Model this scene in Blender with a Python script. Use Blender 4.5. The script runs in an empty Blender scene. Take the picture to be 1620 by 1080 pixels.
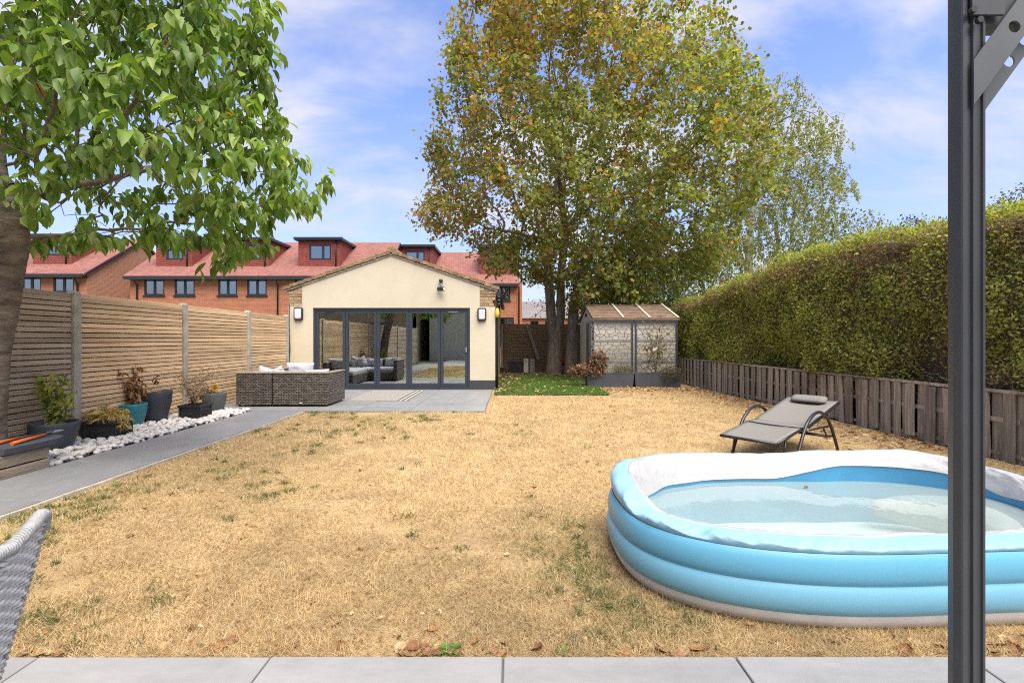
import bpy, math, random
import numpy as np
from mathutils import Vector, Matrix, noise as mnoise
random.seed(7)
rng = np.random.default_rng(7)
S = bpy.context.scene
C = S.collection
R = math.radians
# ---------------------------------------------------------------- camera, sky, sun, exposure
F, CX, HY, CH = 780.0, 810.0, 536.0, 1.26          # focal length in photo pixels, principal column, horizon row, eye height
cam = bpy.data.cameras.new('camera')
cam_o = bpy.data.objects.new('camera', cam)
C.objects.link(cam_o)
cam.sensor_width = 36.0
cam.lens = F / 1620.0 * 36.0
cam.shift_y = -4.0 / 1620.0
cam.clip_start = 0.05
cam.clip_end = 3000
cam_o.location = (0, 0, CH)
cam_o.rotation_euler = (R(90), 0, 0)
S.camera = cam_o

SUN = Vector((0.26, -0.45, 1.0)).normalized()
W = bpy.data.worlds.new('World')
S.world = W
W.use_nodes = True


def node(t, kind, props=None, ins=None):
    n = t.nodes.new(kind)
    for k, v in (props or {}).items():
        setattr(n, k, v)
    for k, v in (ins or {}).items():
        s = n.inputs[k]
        if isinstance(v, bpy.types.NodeSocket):
            t.links.new(v, s)
        else:
            s.default_value = v
    return n


def ramp(t, fac, stops, interp='LINEAR'):
    n = t.nodes.new('ShaderNodeValToRGB')
    t.links.new(fac, n.inputs[0])
    e = n.color_ramp.elements
    n.color_ramp.interpolation = interp
    while len(e) < len(stops):
        e.new(0.5)
    for i, (p, c) in enumerate(stops):
        e[i].position = p
        e[i].color = (*c, 1) if len(c) == 3 else c
    return n.outputs[0]


def mixc(t, fac, a, b, mode='MIX'):
    n = t.nodes.new('ShaderNodeMix')
    n.data_type = 'RGBA'
    n.blend_type = mode
    for idx, v in ((0, fac), (6, a), (7, b)):
        if isinstance(v, bpy.types.NodeSocket):
            t.links.new(v, n.inputs[idx])
        else:
            n.inputs[idx].default_value = v if idx == 0 else ((*v, 1) if len(v) == 3 else v)
    return n.outputs[2]


def math_(t, op, a, b=None, clamp=False):
    n = t.nodes.new('ShaderNodeMath')
    n.operation = op
    n.use_clamp = clamp
    for i, v in enumerate((a, b)):
        if v is None:
            continue
        if isinstance(v, bpy.types.NodeSocket):
            t.links.new(v, n.inputs[i])
        else:
            n.inputs[i].default_value = v
    return n.outputs[0]


def world():
    t = W.node_tree
    t.nodes.clear()
    sky = node(t, 'ShaderNodeTexSky', dict(sky_type='NISHITA', sun_disc=False, sun_elevation=math.asin(SUN.z),
                                           sun_rotation=math.atan2(SUN.x, SUN.y), air_density=1.0, dust_density=0.6, ozone_density=2.2))
    tc = node(t, 'ShaderNodeTexCoord')
    sep = node(t, 'ShaderNodeSeparateXYZ', ins={0: tc.outputs['Generated']})
    zz = math_(t, 'ADD', math_(t, 'MAXIMUM', sep.outputs[2], 0.0), 0.32)
    u = math_(t, 'DIVIDE', sep.outputs[0], zz)
    v = math_(t, 'DIVIDE', sep.outputs[1], zz)
    cb = node(t, 'ShaderNodeCombineXYZ', ins={0: u, 1: v, 2: 0.0})
    mp = node(t, 'ShaderNodeMapping', ins={0: cb.outputs[0], 'Rotation': (0, 0, R(-28)), 'Scale': (1.25, 2.3, 1), 'Location': (3.1, 1.7, 0)})
    n1 = node(t, 'ShaderNodeTexNoise', ins={'Vector': mp.outputs[0], 'Scale': 1.5, 'Detail': 9.0, 'Roughness': 0.56, 'Distortion': 0.35})
    n2 = node(t, 'ShaderNodeTexNoise', ins={'Vector': cb.outputs[0], 'Scale': 0.9, 'Detail': 2.0})
    f = math_(t, 'ADD', n1.outputs[0], math_(t, 'MULTIPLY', math_(t, 'SUBTRACT', n2.outputs[0], 0.5), 0.5))
    cf = ramp(t, f, [(0.41, (0, 0, 0)), (0.51, (0.34,) * 3), (0.64, (0.95,) * 3)])
    # thin veil that thickens towards the horizon
    hz = ramp(t, sep.outputs[2], [(0.0, (0.72,) * 3), (0.22, (0.42,) * 3), (0.45, (0.11,) * 3), (0.8, (0.04,) * 3)])
    base = mixc(t, 1.0, sky.outputs[0], (0.66, 0.67, 0.85), 'MULTIPLY')
    veil = mixc(t, hz, base, (1.7, 1.9, 2.75))
    fin = mixc(t, cf, veil, (2.35, 2.38, 2.75))
    bg = node(t, 'ShaderNodeBackground', ins={'Color': fin, 'Strength': 0.15})
    out = node(t, 'ShaderNodeOutputWorld', ins={0: bg.outputs[0]})


world()
sl = bpy.data.lights.new('sun', 'SUN')
sl.energy = 3.3
sl.angle = R(55)
sl.color = (1.0, 0.92, 0.80)
so = bpy.data.objects.new('sun', sl)
C.objects.link(so)
so.rotation_euler = SUN.to_track_quat('Z', 'Y').to_euler()
so.location = (6, -6, 14)
S.view_settings.view_transform = 'Standard'
S.view_settings.look = 'None'
S.view_settings.exposure = 1.24
S.view_settings.gamma = 1.0
S.render.engine = 'CYCLES'
S.cycles.max_bounces = 8
S.cycles.transparent_max_bounces = 12
S.cycles.caustics_reflective = False
S.cycles.caustics_refractive = False
S.cycles.use_denoising = False
S.cycles.filter_width = 1.15
S.cycles.sample_clamp_indirect = 3.0


# ---------------------------------------------------------------- helpers
def px(x, y, Y):
    """a point of the place from its photo pixel and its distance"""
    return Vector(((x - CX) / F * Y, Y, CH - (y - HY) / F * Y))


def pm(name, a, b=None, scale=5.0, rough=0.7, bump=0.0, bscale=None, stretch=(1, 1, 1), rnd=0.0, metallic=0.0, spec=0.5,
       detail=5.0, lo=0.35, hi=0.65, bdist=0.01, fine=0.0, coat=0.0):
    m = bpy.data.materials.new(name)
    m.use_nodes = True
    t = m.node_tree
    t.nodes.clear()
    out = node(t, 'ShaderNodeOutputMaterial')
    p = node(t, 'ShaderNodeBsdfPrincipled', ins={'Roughness': rough, 'Metallic': metallic, 'Specular IOR Level': spec, 'Coat Weight': coat})
    t.links.new(p.outputs[0], out.inputs[0])
    tc = node(t, 'ShaderNodeTexCoord')
    vec = tc.outputs['Object']
    oi = None
    if rnd:
        oi = node(t, 'ShaderNodeObjectInfo')
        off = math_(t, 'MULTIPLY', oi.outputs['Random'], 61.0)
        va = node(t, 'ShaderNodeVectorMath', dict(operation='ADD'), {0: vec, 1: off})
        vec = va.outputs[0]
    mp = node(t, 'ShaderNodeMapping', ins={0: vec, 'Scale': stretch})
    nz = node(t, 'ShaderNodeTexNoise', ins={'Vector': mp.outputs[0], 'Scale': scale, 'Detail': detail, 'Roughness': 0.62})
    b = b or tuple(x * 0.8 for x in a)
    col = ramp(t, nz.outputs[0], [(lo, a), (hi, b)])
    if fine:
        nf = node(t, 'ShaderNodeTexNoise', ins={'Vector': mp.outputs[0], 'Scale': scale * 9, 'Detail': 3.0})
        v = math_(t, 'ADD', math_(t, 'MULTIPLY', nf.outputs[0], fine * 2), 1.0 - fine)
        hs = node(t, 'ShaderNodeHueSaturation', ins={'Color': col, 'Value': v})
        col = hs.outputs[0]
    if rnd:
        v = math_(t, 'ADD', math_(t, 'MULTIPLY', oi.outputs['Random'], rnd), 1.0 - rnd / 2)
        hs = node(t, 'ShaderNodeHueSaturation', ins={'Color': col, 'Value': v})
        col = hs.outputs[0]
    t.links.new(col, p.inputs['Base Color'])
    if bump:
        nb = node(t, 'ShaderNodeTexNoise', ins={'Vector': mp.outputs[0], 'Scale': bscale or scale * 4, 'Detail': 6.0})
        bp = node(t, 'ShaderNodeBump', ins={'Height': nb.outputs[0], 'Strength': bump, 'Distance': bdist})
        t.links.new(bp.outputs[0], p.inputs['Normal'])
    return m


def courses(name, c1, c2, mortar, bw, bh, ms=0.01, rough=0.85, bump=0.4, sq=1.0, offset=0.5, vz=1.0, big=0.25, stretch_noise=1.5, rowvar=0.0):
    """coursed surface (brick, hung tile, weave) on upright or sloping faces"""
    m = bpy.data.materials.new(name)
    m.use_nodes = True
    t = m.node_tree
    t.nodes.clear()
    out = node(t, 'ShaderNodeOutputMaterial')
    p = node(t, 'ShaderNodeBsdfPrincipled', ins={'Roughness': rough, 'Specular IOR Level': 0.3})
    t.links.new(p.outputs[0], out.inputs[0])
    tc = node(t, 'ShaderNodeTexCoord')
    sp = node(t, 'ShaderNodeSeparateXYZ', ins={0: tc.outputs['Object']})
    cb = node(t, 'ShaderNodeCombineXYZ', ins={0: math_(t, 'ADD', sp.outputs[0], sp.outputs[1]), 1: math_(t, 'MULTIPLY', sp.outputs[2], vz), 2: 0.0})
    br = node(t, 'ShaderNodeTexBrick', dict(offset=offset), {'Vector': cb.outputs[0], 'Color1': (*c1, 1), 'Color2': (*c2, 1), 'Mortar': (*mortar, 1), 'Scale': 1.0,
              'Mortar Size': ms, 'Mortar Smooth': 0.2, 'Bias': 0.0, 'Brick Width': bw, 'Row Height': bh})
    nz = node(t, 'ShaderNodeTexNoise', ins={'Vector': tc.outputs['Object'], 'Scale': stretch_noise, 'Detail': 6.0})
    v = math_(t, 'ADD', math_(t, 'MULTIPLY', nz.outputs[0], big * 2), 1.0 - big)
    if rowvar:
        mr = node(t, 'ShaderNodeMapping', ins={0: cb.outputs[0], 'Scale': (1.6, 1.0 / bh, 1)})
        nr_ = node(t, 'ShaderNodeTexNoise', ins={'Vector': mr.outputs[0], 'Scale': 0.75, 'Detail': 2.0})
        v = math_(t, 'MULTIPLY', v, math_(t, 'ADD', math_(t, 'MULTIPLY', nr_.outputs[0], rowvar * 2), 1.0 - rowvar))
    hs = node(t, 'ShaderNodeHueSaturation', ins={'Color': br.outputs[0], 'Value': v})
    t.links.new(hs.outputs[0], p.inputs['Base Color'])
    if bump:
        bp = node(t, 'ShaderNodeBump', dict(invert=True), {'Height': br.outputs['Fac'], 'Strength': bump, 'Distance': 0.01})
        t.links.new(bp.outputs[0], p.inputs['Normal'])
    return m


def leafmat(name, rough=0.5, trans=0.35, tint=(1.25, 1.2, 0.5), spec=0.35):
    m = bpy.data.materials.new(name)
    m.use_nodes = True
    t = m.node_tree
    t.nodes.clear()
    out = node(t, 'ShaderNodeOutputMaterial')
    at = node(t, 'ShaderNodeAttribute', dict(attribute_name='Col'))
    p = node(t, 'ShaderNodeBsdfPrincipled', ins={'Base Color': at.outputs[0], 'Roughness': rough, 'Specular IOR Level': spec})
    tl = node(t, 'ShaderNodeBsdfTranslucent', ins={'Color': mixc(t, 1.0, at.outputs[0], tint, 'MULTIPLY')})
    mx = node(t, 'ShaderNodeMixShader', ins={0: trans, 1: p.outputs[0], 2: tl.outputs[0]})
    t.links.new(mx.outputs[0], out.inputs[0])
    return m


def glassmat(name, tint=(0.78, 0.84, 0.8), refl=0.16, edge=0.75, rough=0.0):
    m = bpy.data.materials.new(name)
    m.use_nodes = True
    t = m.node_tree
    t.nodes.clear()
    out = node(t, 'ShaderNodeOutputMaterial')
    tr = node(t, 'ShaderNodeBsdfTransparent', ins={0: (*tint, 1)})
    gl = node(t, 'ShaderNodeBsdfGlossy', ins={'Color': (0.95, 1.0, 0.98, 1), 'Roughness': rough})
    lw = node(t, 'ShaderNodeLayerWeight', ins={0: 0.35})
    fac = math_(t, 'ADD', math_(t, 'MULTIPLY', lw.outputs['Fresnel'], edge), refl, clamp=True)
    mx = node(t, 'ShaderNodeMixShader', ins={0: fac, 1: tr.outputs[0], 2: gl.outputs[0]})
    t.links.new(mx.outputs[0], out.inputs[0])
    return m


class MB:
    """collects faces, builds ONE mesh object"""
    def __init__(s):
        s.v, s.f, s.sm = [], [], []

    def face(s, pts, smooth=False):
        i = len(s.v)
        s.v += [tuple(p) for p in pts]
        s.f.append(tuple(range(i, i + len(pts))))
        s.sm.append(smooth)
        return s

    def box(s, x0, x1, y0, y1, z0, z1, M=None):
        c = [Vector((x, y, z)) for z in (z0, z1) for x, y in ((x0, y0), (x1, y0), (x1, y1), (x0, y1))]
        if M is not None:
            c = [M @ p for p in c]
        i = len(s.v)
        s.v += [tuple(p) for p in c]
        for q in ((0, 3, 2, 1), (4, 5, 6, 7), (0, 1, 5, 4), (1, 2, 6, 5), (2, 3, 7, 6), (3, 0, 4, 7)):
            s.f.append(tuple(i + k for k in q))
            s.sm.append(False)
        return s

    def cbox(s, x0, x1, y0, y1, z0, z1, c=0.01, M=None):
        """box with chamfered upright and top edges"""
        def ring(d, z):
            return [(x0 + c + d, y0 + d, z), (x1 - c - d, y0 + d, z), (x1 - d, y0 + c + d, z), (x1 - d, y1 - c - d, z),
                    (x1 - c - d, y1 - d, z), (x0 + c + d, y1 - d, z), (x0 + d, y1 - c - d, z), (x0 + d, y0 + c + d, z)]
        return s.loft([ring(0, z0), ring(0, z1 - c), ring(c, z1)], M=M, smooth=False)

    def loft(s, rings, closed=True, caps=True, M=None, smooth=True):
        n = len(rings[0])
        i = len(s.v)
        for r in rings:
            s.v += [tuple(M @ Vector(p)) if M is not None else tuple(p) for p in r]
        for a in range(len(rings) - 1):
            for k in range(n if closed else n - 1):
                k2 = (k + 1) % n
                s.f.append((i + a * n + k, i + a * n + k2, i + (a + 1) * n + k2, i + (a + 1) * n + k))
                s.sm.append(smooth)
        if caps and closed:
            s.f.append(tuple(i + k for k in reversed(range(n))))
            s.f.append(tuple(i + (len(rings) - 1) * n + k for k in range(n)))
            s.sm += [False, False]
        return s

    def tube(s, pts, r, n=8, caps=True, smooth=True):
        pts = [Vector(p) for p in pts]
        rs = r if isinstance(r, (list, tuple)) else [r] * len(pts)
        rings = []
        up = None
        for k, p in enumerate(pts):
            d = (pts[min(k + 1, len(pts) - 1)] - pts[max(k - 1, 0)])
            d = d.normalized() if d.length > 1e-9 else Vector((0, 0, 1))
            if up is None:
                up = Vector((0, 0, 1)) if abs(d.z) < 0.9 else Vector((1, 0, 0))
            a = d.cross(up)
            a = a.normalized() if a.length > 1e-6 else Vector((1, 0, 0))
            b = a.cross(d).normalized()
            up = b
            rings.append([p + (a * math.cos(2 * math.pi * q / n) + b * math.sin(2 * math.pi * q / n)) * rs[k] for q in range(n)])
        return s.loft(rings, caps=caps, smooth=smooth)

    def lathe(s, prof, n=32, at=(0, 0, 0), caps=True, squash=1.0):
        rings = [[(at[0] + r * math.cos(2 * math.pi * q / n), at[1] + r * squash * math.sin(2 * math.pi * q / n), at[2] + z) for q in range(n)] for r, z in prof]
        return s.loft(rings, caps=caps)

    def prism(s, poly, y0, y1):
        """xz outline given counter-clockwise seen from -y, pulled from y0 to y1"""
        n = len(poly)
        i = len(s.v)
        s.v += [(x, y0, z) for x, z in poly] + [(x, y1, z) for x, z in poly]
        s.f.append(tuple(i + k for k in range(n)))
        s.f.append(tuple(i + n + k for k in reversed(range(n))))
        for k in range(n):
            k2 = (k + 1) % n
            s.f.append((i + k2, i + k, i + n + k, i + n + k2))
        s.sm += [False] * (n + 2)
        return s

    def mesh(s, name):
        me = bpy.data.meshes.new(name)
        me.from_pydata(s.v, [], s.f)
        me.polygons.foreach_set('use_smooth', s.sm)
        me.update()
        return me

    def build(s, name, mat, parent=None, bevel=0.0):
        o = bpy.data.objects.new(name, s.mesh(name))
        C.objects.link(o)
        if mat:
            o.data.materials.append(mat)
        if parent is not None:
            put(o, parent)
        if bevel:
            md = o.modifiers.new('bevel', 'BEVEL')
            md.width = bevel
            md.segments = 2
            md.limit_method = 'ANGLE'
        return o


def put(o, parent):
    """parent o keeping its world place (parents are only moved, never turned, before children arrive)"""
    o.parent = parent
    M = Matrix.Identity(4)
    q = parent
    chain = []
    while q is not None:
        chain.append(q)
        q = q.parent
    for q in reversed(chain):
        M = M @ q.matrix_parent_inverse @ Matrix.LocRotScale(q.location, q.rotation_euler, q.scale) if q.parent else Matrix.LocRotScale(q.location, q.rotation_euler, q.scale)
    o.matrix_parent_inverse = M.inverted()


def tag(o, label, cat, group=None):
    o['label'] = label
    o['category'] = cat
    if group:
        o['group'] = group
    return o


def thing(name, loc, label, cat, group=None):
    o = bpy.data.objects.new(name, None)
    o.empty_display_size = 0.2
    C.objects.link(o)
    o.location = loc
    return tag(o, label, cat, group)


def struct(o):
    o['kind'] = 'structure'
    return o


def stuff(o):
    o['kind'] = 'stuff'
    return o


def inst(name, me, parent=None, loc=(0, 0, 0), rot=(0, 0, 0), sc=(1, 1, 1)):
    o = bpy.data.objects.new(name, me)
    C.objects.link(o)
    if parent is not None:
        put(o, parent)
    o.location = loc
    o.rotation_euler = rot
    o.scale = sc
    return o


def npmesh(name, V, T, col=None, mat=None, parent=None, smooth=False):
    """big mesh straight from arrays: V (n,3), T (m,3) triangles, col (n,3)"""
    me = bpy.data.meshes.new(name)
    V = np.ascontiguousarray(V, np.float32)
    T = np.ascontiguousarray(T, np.int32)
    me.vertices.add(len(V))
    me.vertices.foreach_set('co', V.ravel())
    me.loops.add(T.size)
    me.loops.foreach_set('vertex_index', T.ravel())
    me.polygons.add(len(T))
    me.polygons.foreach_set('loop_start', np.arange(0, T.size, 3, dtype=np.int32))
    me.polygons.foreach_set('loop_total', np.full(len(T), 3, np.int32))
    if smooth:
        me.polygons.foreach_set('use_smooth', np.ones(len(T), bool))
    me.update(calc_edges=True)
    if col is not None:
        a = me.color_attributes.new('Col', 'FLOAT_COLOR', 'POINT')
        cc = np.ones((len(V), 4), np.float32)
        cc[:, :3] = col
        a.data.foreach_set('color', cc.ravel())
    if mat:
        me.materials.append(mat)
    o = bpy.data.objects.new(name, me)
    C.objects.link(o)
    if parent is not None:
        put(o, parent)
    return o


LEAF4 = (np.array([(0, 0, 0), (.45, .5, .07), (1, 0, -.06), (.45, -.5, .07)]), np.array([(0, 2, 1), (0, 3, 2)]))
LEAF10 = (np.array([(0, 0, 0), (.33, 0, -.03), (.68, 0, -.1), (1, 0, -.3), (.1, .24, .07), (.36, .5, .13), (.72, .36, .03),
                    (.1, -.24, .07), (.36, -.5, .13), (.72, -.36, .03)]),
          np.array([(0, 1, 4), (1, 5, 4), (1, 2, 5), (2, 6, 5), (2, 3, 6), (0, 7, 1), (1, 7, 8), (1, 8, 2), (2, 8, 9), (2, 9, 3)]))
BLADE = (np.array([(0, .5, 0), (0, -.5, 0), (.55, .32, .16), (.55, -.32, .16), (1, 0, .12)]), np.array([(0, 1, 3), (0, 3, 2), (2, 3, 4)]))
MAPLE = (np.array([(0, 0, 0), (.2, .5, .05), (.5, .25, .06), (.72, .52, .0), (1, 0, -.1), (.72, -.52, .0), (.5, -.25, .06), (.2, -.5, .05)]),
         np.array([(0, 2, 1), (2, 4, 3), (0, 4, 2), (0, 6, 4), (6, 5, 4), (0, 7, 6)]))


def unit(a):
    return a / np.maximum(np.linalg.norm(a, axis=1, keepdims=True), 1e-9)


def cloud(tm, pos, d, nrm, L, Wd, Hs=None):
    """copies of a leaf template: base points, directions, normals, lengths, widths -> V, T"""
    tv, tt = tm
    d = unit(d)
    s = unit(np.cross(nrm, d))
    n = np.cross(d, s)
    Hs = L if Hs is None else Hs
    V = (pos[:, None, :] + tv[None, :, 0, None] * (d * L[:, None])[:, None, :] + tv[None, :, 1, None] * (s * Wd[:, None])[:, None, :]
         + tv[None, :, 2, None] * (n * Hs[:, None])[:, None, :])
    N = len(pos)
    T = (tt[None] + (np.arange(N) * len(tv))[:, None, None]).reshape(-1, 3)
    return V.reshape(-1, 3), T


def rep(col, tm):
    return np.repeat(col, len(tm[0]), axis=0)


def rsph(n):
    return unit(rng.normal(size=(n, 3)))


def palette(n, cols, p=None, jit=0.12):
    c = np.array(cols)[rng.choice(len(cols), n, p=p)]
    return np.clip(c * (1 + rng.normal(0, jit, (n, 1))) * (1 + rng.normal(0, jit * 0.35, (n, 3))), 0.003, 0.95)


def vnoise(P, scale, seed=0.0):
    """smooth noise at many points (numpy value noise)"""
    Q = np.asarray(P, float) * scale + seed * 17.13
    i = np.floor(Q).astype(np.int64)
    f = Q - i
    f = f * f * (3 - 2 * f)
    out = np.zeros(len(Q))
    for dx in (0, 1):
        for dy in (0, 1):
            for dz in (0, 1):
                h = (i[:, 0] + dx) * 374761393 + (i[:, 1] + dy) * 668265263 + (i[:, 2] + dz) * 2147483647
                h = (h ^ (h >> 13)) * 1274126177
                h = ((h ^ (h >> 16)) & 0xffff) / 65535.0
                out += h * (f[:, 0] if dx else 1 - f[:, 0]) * (f[:, 1] if dy else 1 - f[:, 1]) * (f[:, 2] if dz else 1 - f[:, 2])
    return out


def colonize(nodes, parents, attr, step, infl, kill, iters=140, droop=0.0, jit=0.18):
    """space colonisation: branches grow towards points of the crown"""
    P = [np.array(p, float) for p in nodes]
    par = list(parents)
    A = attr.copy()
    near = np.full(len(A), 1e9)
    nid = np.zeros(len(A), int)
    new = list(range(len(P)))
    for _ in range(iters):
        if len(A) == 0:
            break
        NP = np.array([P[k] for k in new])
        d = np.linalg.norm(A[:, None] - NP[None], axis=2)
        j = d.argmin(1)
        dm = d[np.arange(len(A)), j]
        b = dm < near
        near[b] = dm[b]
        nid[b] = np.array(new)[j[b]]
        keep = near > kill
        A, near, nid = A[keep], near[keep], nid[keep]
        if len(A) == 0:
            break
        act = near < infl
        if not act.any():
            act = near <= near.min() * 1.05
        ids = np.unique(nid[act])
        PA = np.array(P)
        new = []
        for q in ids:
            m = act & (nid == q)
            v = unit(A[m] - PA[q]).sum(0)
            v = v / max(np.linalg.norm(v), 1e-6) + rng.normal(0, jit, 3)
            v[2] -= droop
            v /= np.linalg.norm(v)
            P.append(PA[q] + v * step)
            par.append(int(q))
            new.append(len(P) - 1)
    return np.array(P), np.array(par)


def radii(P, par, root, tip, e=2.2):
    n = len(P)
    ch = np.zeros(n)
    w = np.zeros(n)
    for k in range(n - 1, -1, -1):
        if ch[k] == 0:
            w[k] = 1
        if par[k] >= 0:
            w[par[k]] += w[k]
            ch[par[k]] += 1
    r = tip + (root - tip) * ((w - 1) / max(w[0] - 1, 1)) ** (1 / e)
    return r, ch


def tubes(P, par, r, sides=6):
    k = np.where(par >= 0)[0]
    a, b = P[par[k]], P[k]
    ra, rb = np.minimum(r[par[k]], r[k] * 1.25), r[k]
    d = unit(b - a)
    h = np.where(np.abs(d[:, 2:3]) > 0.9, np.array([[1.0, 0, 0]]), np.array([[0, 0, 1.0]]))
    s = unit(np.cross(d, h))
    t = np.cross(s, d)
    V = []
    for c, rr in ((a - d * ra[:, None] * 0.3, ra), (b, rb)):
        for q in range(sides):
            an = 2 * math.pi * q / sides
            V.append(c + (s * math.cos(an) + t * math.sin(an)) * rr[:, None])
    V = np.stack(V, 1)
    T = []
    for q in range(sides):
        q2 = (q + 1) % sides
        T += [(q, q2, sides + q2), (q, sides + q2, sides + q)]
    T = np.array(T)
    TT = (T[None] + (np.arange(len(k)) * 2 * sides)[:, None, None]).reshape(-1, 3)
    return V.reshape(-1, 3), TT


def in_poly(x, y, poly):
    ins = np.zeros(len(x), bool)
    n = len(poly)
    for i in range(n):
        x1, y1 = poly[i]
        x2, y2 = poly[(i + 1) % n]
        c = ((y1 > y) != (y2 > y)) & (x < (x2 - x1) * (y - y1) / (y2 - y1 + 1e-12) + x1)
        ins ^= c
    return ins


def poly_dist(x, y, poly):
    p = np.stack([x, y], 1)
    best = np.full(len(x), 1e9)
    for i in range(len(poly)):
        a = np.array(poly[i], float)
        b = np.array(poly[(i + 1) % len(poly)], float)
        ab = b - a
        t = np.clip(((p - a) @ ab) / (ab @ ab), 0, 1)
        best = np.minimum(best, np.linalg.norm(p - (a + t[:, None] * ab), axis=1))
    return best


def crown_points(poly, n, Yc, depth):
    """points in a crown whose side view is the outline (photo pixels at distance Yc) and whose depth is rounded"""
    xs, ys = [q[0] for q in poly], [q[1] for q in poly]
    out = []
    while sum(len(o) for o in out) < n:
        x = rng.uniform(min(xs), max(xs), n * 2)
        y = rng.uniform(min(ys), max(ys), n * 2)
        k = in_poly(x, y, poly)
        out.append(np.stack([x[k], y[k]], 1))
    xy = np.concatenate(out)[:n]
    dd = poly_dist(xy[:, 0], xy[:, 1], poly)
    t = np.clip(dd / (dd.max() * 0.75), 0, 1)
    h = depth * np.sqrt(1 - (1 - t) ** 2)
    Y = Yc + rng.uniform(-1, 1, n) * h
    return np.stack([(xy[:, 0] - CX) / F * Yc, Y, CH - (xy[:, 1] - HY) / F * Yc], 1)


# ---------------------------------------------------------------- materials
M = {}
M['soil'] = pm('soil', (0.10, 0.075, 0.05), (0.055, 0.04, 0.028), 6, 0.95, 0.6, 40)
M['earth'] = pm('earth', (0.16, 0.15, 0.07), (0.10, 0.11, 0.045), 1.2, 0.95)
M['dry'] = pm('dry_lawn', (0.47, 0.34, 0.165), (0.30, 0.205, 0.10), 2.2, 0.95, 0.8, 160, fine=0.3, detail=9, lo=0.36, hi=0.72)
M['turf'] = pm('artificial_turf', (0.085, 0.17, 0.035), (0.055, 0.115, 0.022), 5, 0.8, 0.6, 200)
M['slab'] = pm('porcelain_slab', (0.315, 0.31, 0.30), (0.235, 0.232, 0.225), 2.0, 0.5, 0.06, 60, stretch=(1, 2.5, 1), rnd=0.16, fine=0.09, lo=0.3, hi=0.75, detail=9)
M['slab_path'] = pm('path_slab', (0.275, 0.278, 0.28), (0.205, 0.208, 0.21), 2.0, 0.42, 0.06, 60, stretch=(2.5, 1, 1), rnd=0.2, fine=0.09, lo=0.3, hi=0.75, detail=9)
M['grout'] = pm('grout', (0.16, 0.155, 0.145), None, 20, 0.95)
M['edging'] = pm('concrete_edging', (0.55, 0.49, 0.40), (0.36, 0.30, 0.22), 9, 0.9, 0.3, 60)
M['render'] = pm('cream_render', (0.64, 0.575, 0.43), (0.57, 0.50, 0.365), 1.1, 0.9, 0.12, 220, bdist=0.003, lo=0.35, hi=0.8, fine=0.03)
M['plinth'] = pm('plinth_paint', (0.05, 0.052, 0.058), None, 3, 0.7)
M['anth'] = pm('anthracite_aluminium', (0.043, 0.052, 0.068), (0.036, 0.043, 0.056), 1.5, 0.38, spec=0.5)
M['glass'] = glassmat('door_glass', (0.78, 0.83, 0.79), 0.42, 0.6)
M['buffbrick'] = pm('buff_brick', (0.48, 0.34, 0.20), (0.30, 0.19, 0.10), 14, 0.95, 0.6, 60, rnd=0.5, fine=0.2)
M['mortar'] = pm('mortar', (0.40, 0.34, 0.26), None, 20, 0.95, 0.4)
M['oldtile'] = pm('old_roof_tile', (0.36, 0.235, 0.13), (0.16, 0.12, 0.06), 11, 0.95, 0.7, 50, rnd=0.4, fine=0.25)
M['redbrick'] = courses('red_brick', (0.52, 0.155, 0.062), (0.36, 0.095, 0.042), (0.42, 0.27, 0.18), 0.225, 0.075, 0.012, big=0.16)
M['orangebrick'] = courses('orange_brick', (0.47, 0.18, 0.08), (0.36, 0.125, 0.06), (0.46, 0.33, 0.24), 0.225, 0.075, 0.012, big=0.16)
M['redtile'] = courses('red_roof_tile', (0.34, 0.15, 0.115), (0.25, 0.105, 0.088), (0.15, 0.065, 0.055), 0.17, 0.062, 0.008, big=0.3, bump=0.7)
M['hungtile'] = courses('hung_tile', (0.33, 0.09, 0.065), (0.25, 0.06, 0.047), (0.12, 0.03, 0.025), 0.17, 0.11, 0.012, big=0.15, bump=0.8)
M['trim'] = pm('dark_trim', (0.022, 0.025, 0.03), None, 3, 0.45)
M['lead'] = pm('grey_lead', (0.24, 0.26, 0.27), None, 3, 0.6)
M['pane'] = glassmat('window_pane', (0.40, 0.43, 0.43), 0.22, 0.6)
M['blind'] = pm('pale_room', (0.10, 0.10, 0.095), (0.42, 0.41, 0.38), 0.8, 0.9, lo=0.5, hi=0.62)
M['greyroof'] = courses('grey_roof_tile', (0.24, 0.215, 0.20), (0.20, 0.18, 0.17), (0.13, 0.12, 0.11), 0.3, 0.11, 0.015)
M['concrete'] = pm('concrete_post', (0.47, 0.44, 0.375), (0.33, 0.30, 0.24), 7, 0.92, 0.35, 70, fine=0.15, rnd=0.15)
M['slat'] = pm('pine_slat', (0.77, 0.55, 0.335), (0.58, 0.385, 0.205), 3.0, 0.8, 0.35, 22, stretch=(5, 0.45, 7), rnd=0.42, fine=0.16, bdist=0.004)
M['slat_grey'] = pm('weathered_slat', (0.52, 0.41, 0.30), (0.35, 0.265, 0.185), 3.0, 0.85, 0.35, 22, stretch=(5, 0.45, 7), rnd=0.35, fine=0.16, bdist=0.004)
M['board'] = pm('grey_board', (0.37, 0.315, 0.25), (0.165, 0.137, 0.108), 3.0, 0.9, 0.6, 16, stretch=(9, 9, 0.6), rnd=0.55, fine=0.22, bdist=0.006)
M['reed'] = pm('reed_screen', (0.30, 0.19, 0.10), (0.17, 0.11, 0.06), 5, 0.9, 0.8, 14, stretch=(0.7, 1, 9), fine=0.25, bdist=0.02)
M['white'] = pm('white_plastic', (0.75, 0.75, 0.76), None, 3, 0.4)
M['black'] = pm('black_plastic', (0.018, 0.018, 0.02), (0.03, 0.03, 0.032), 6, 0.5)
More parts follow.
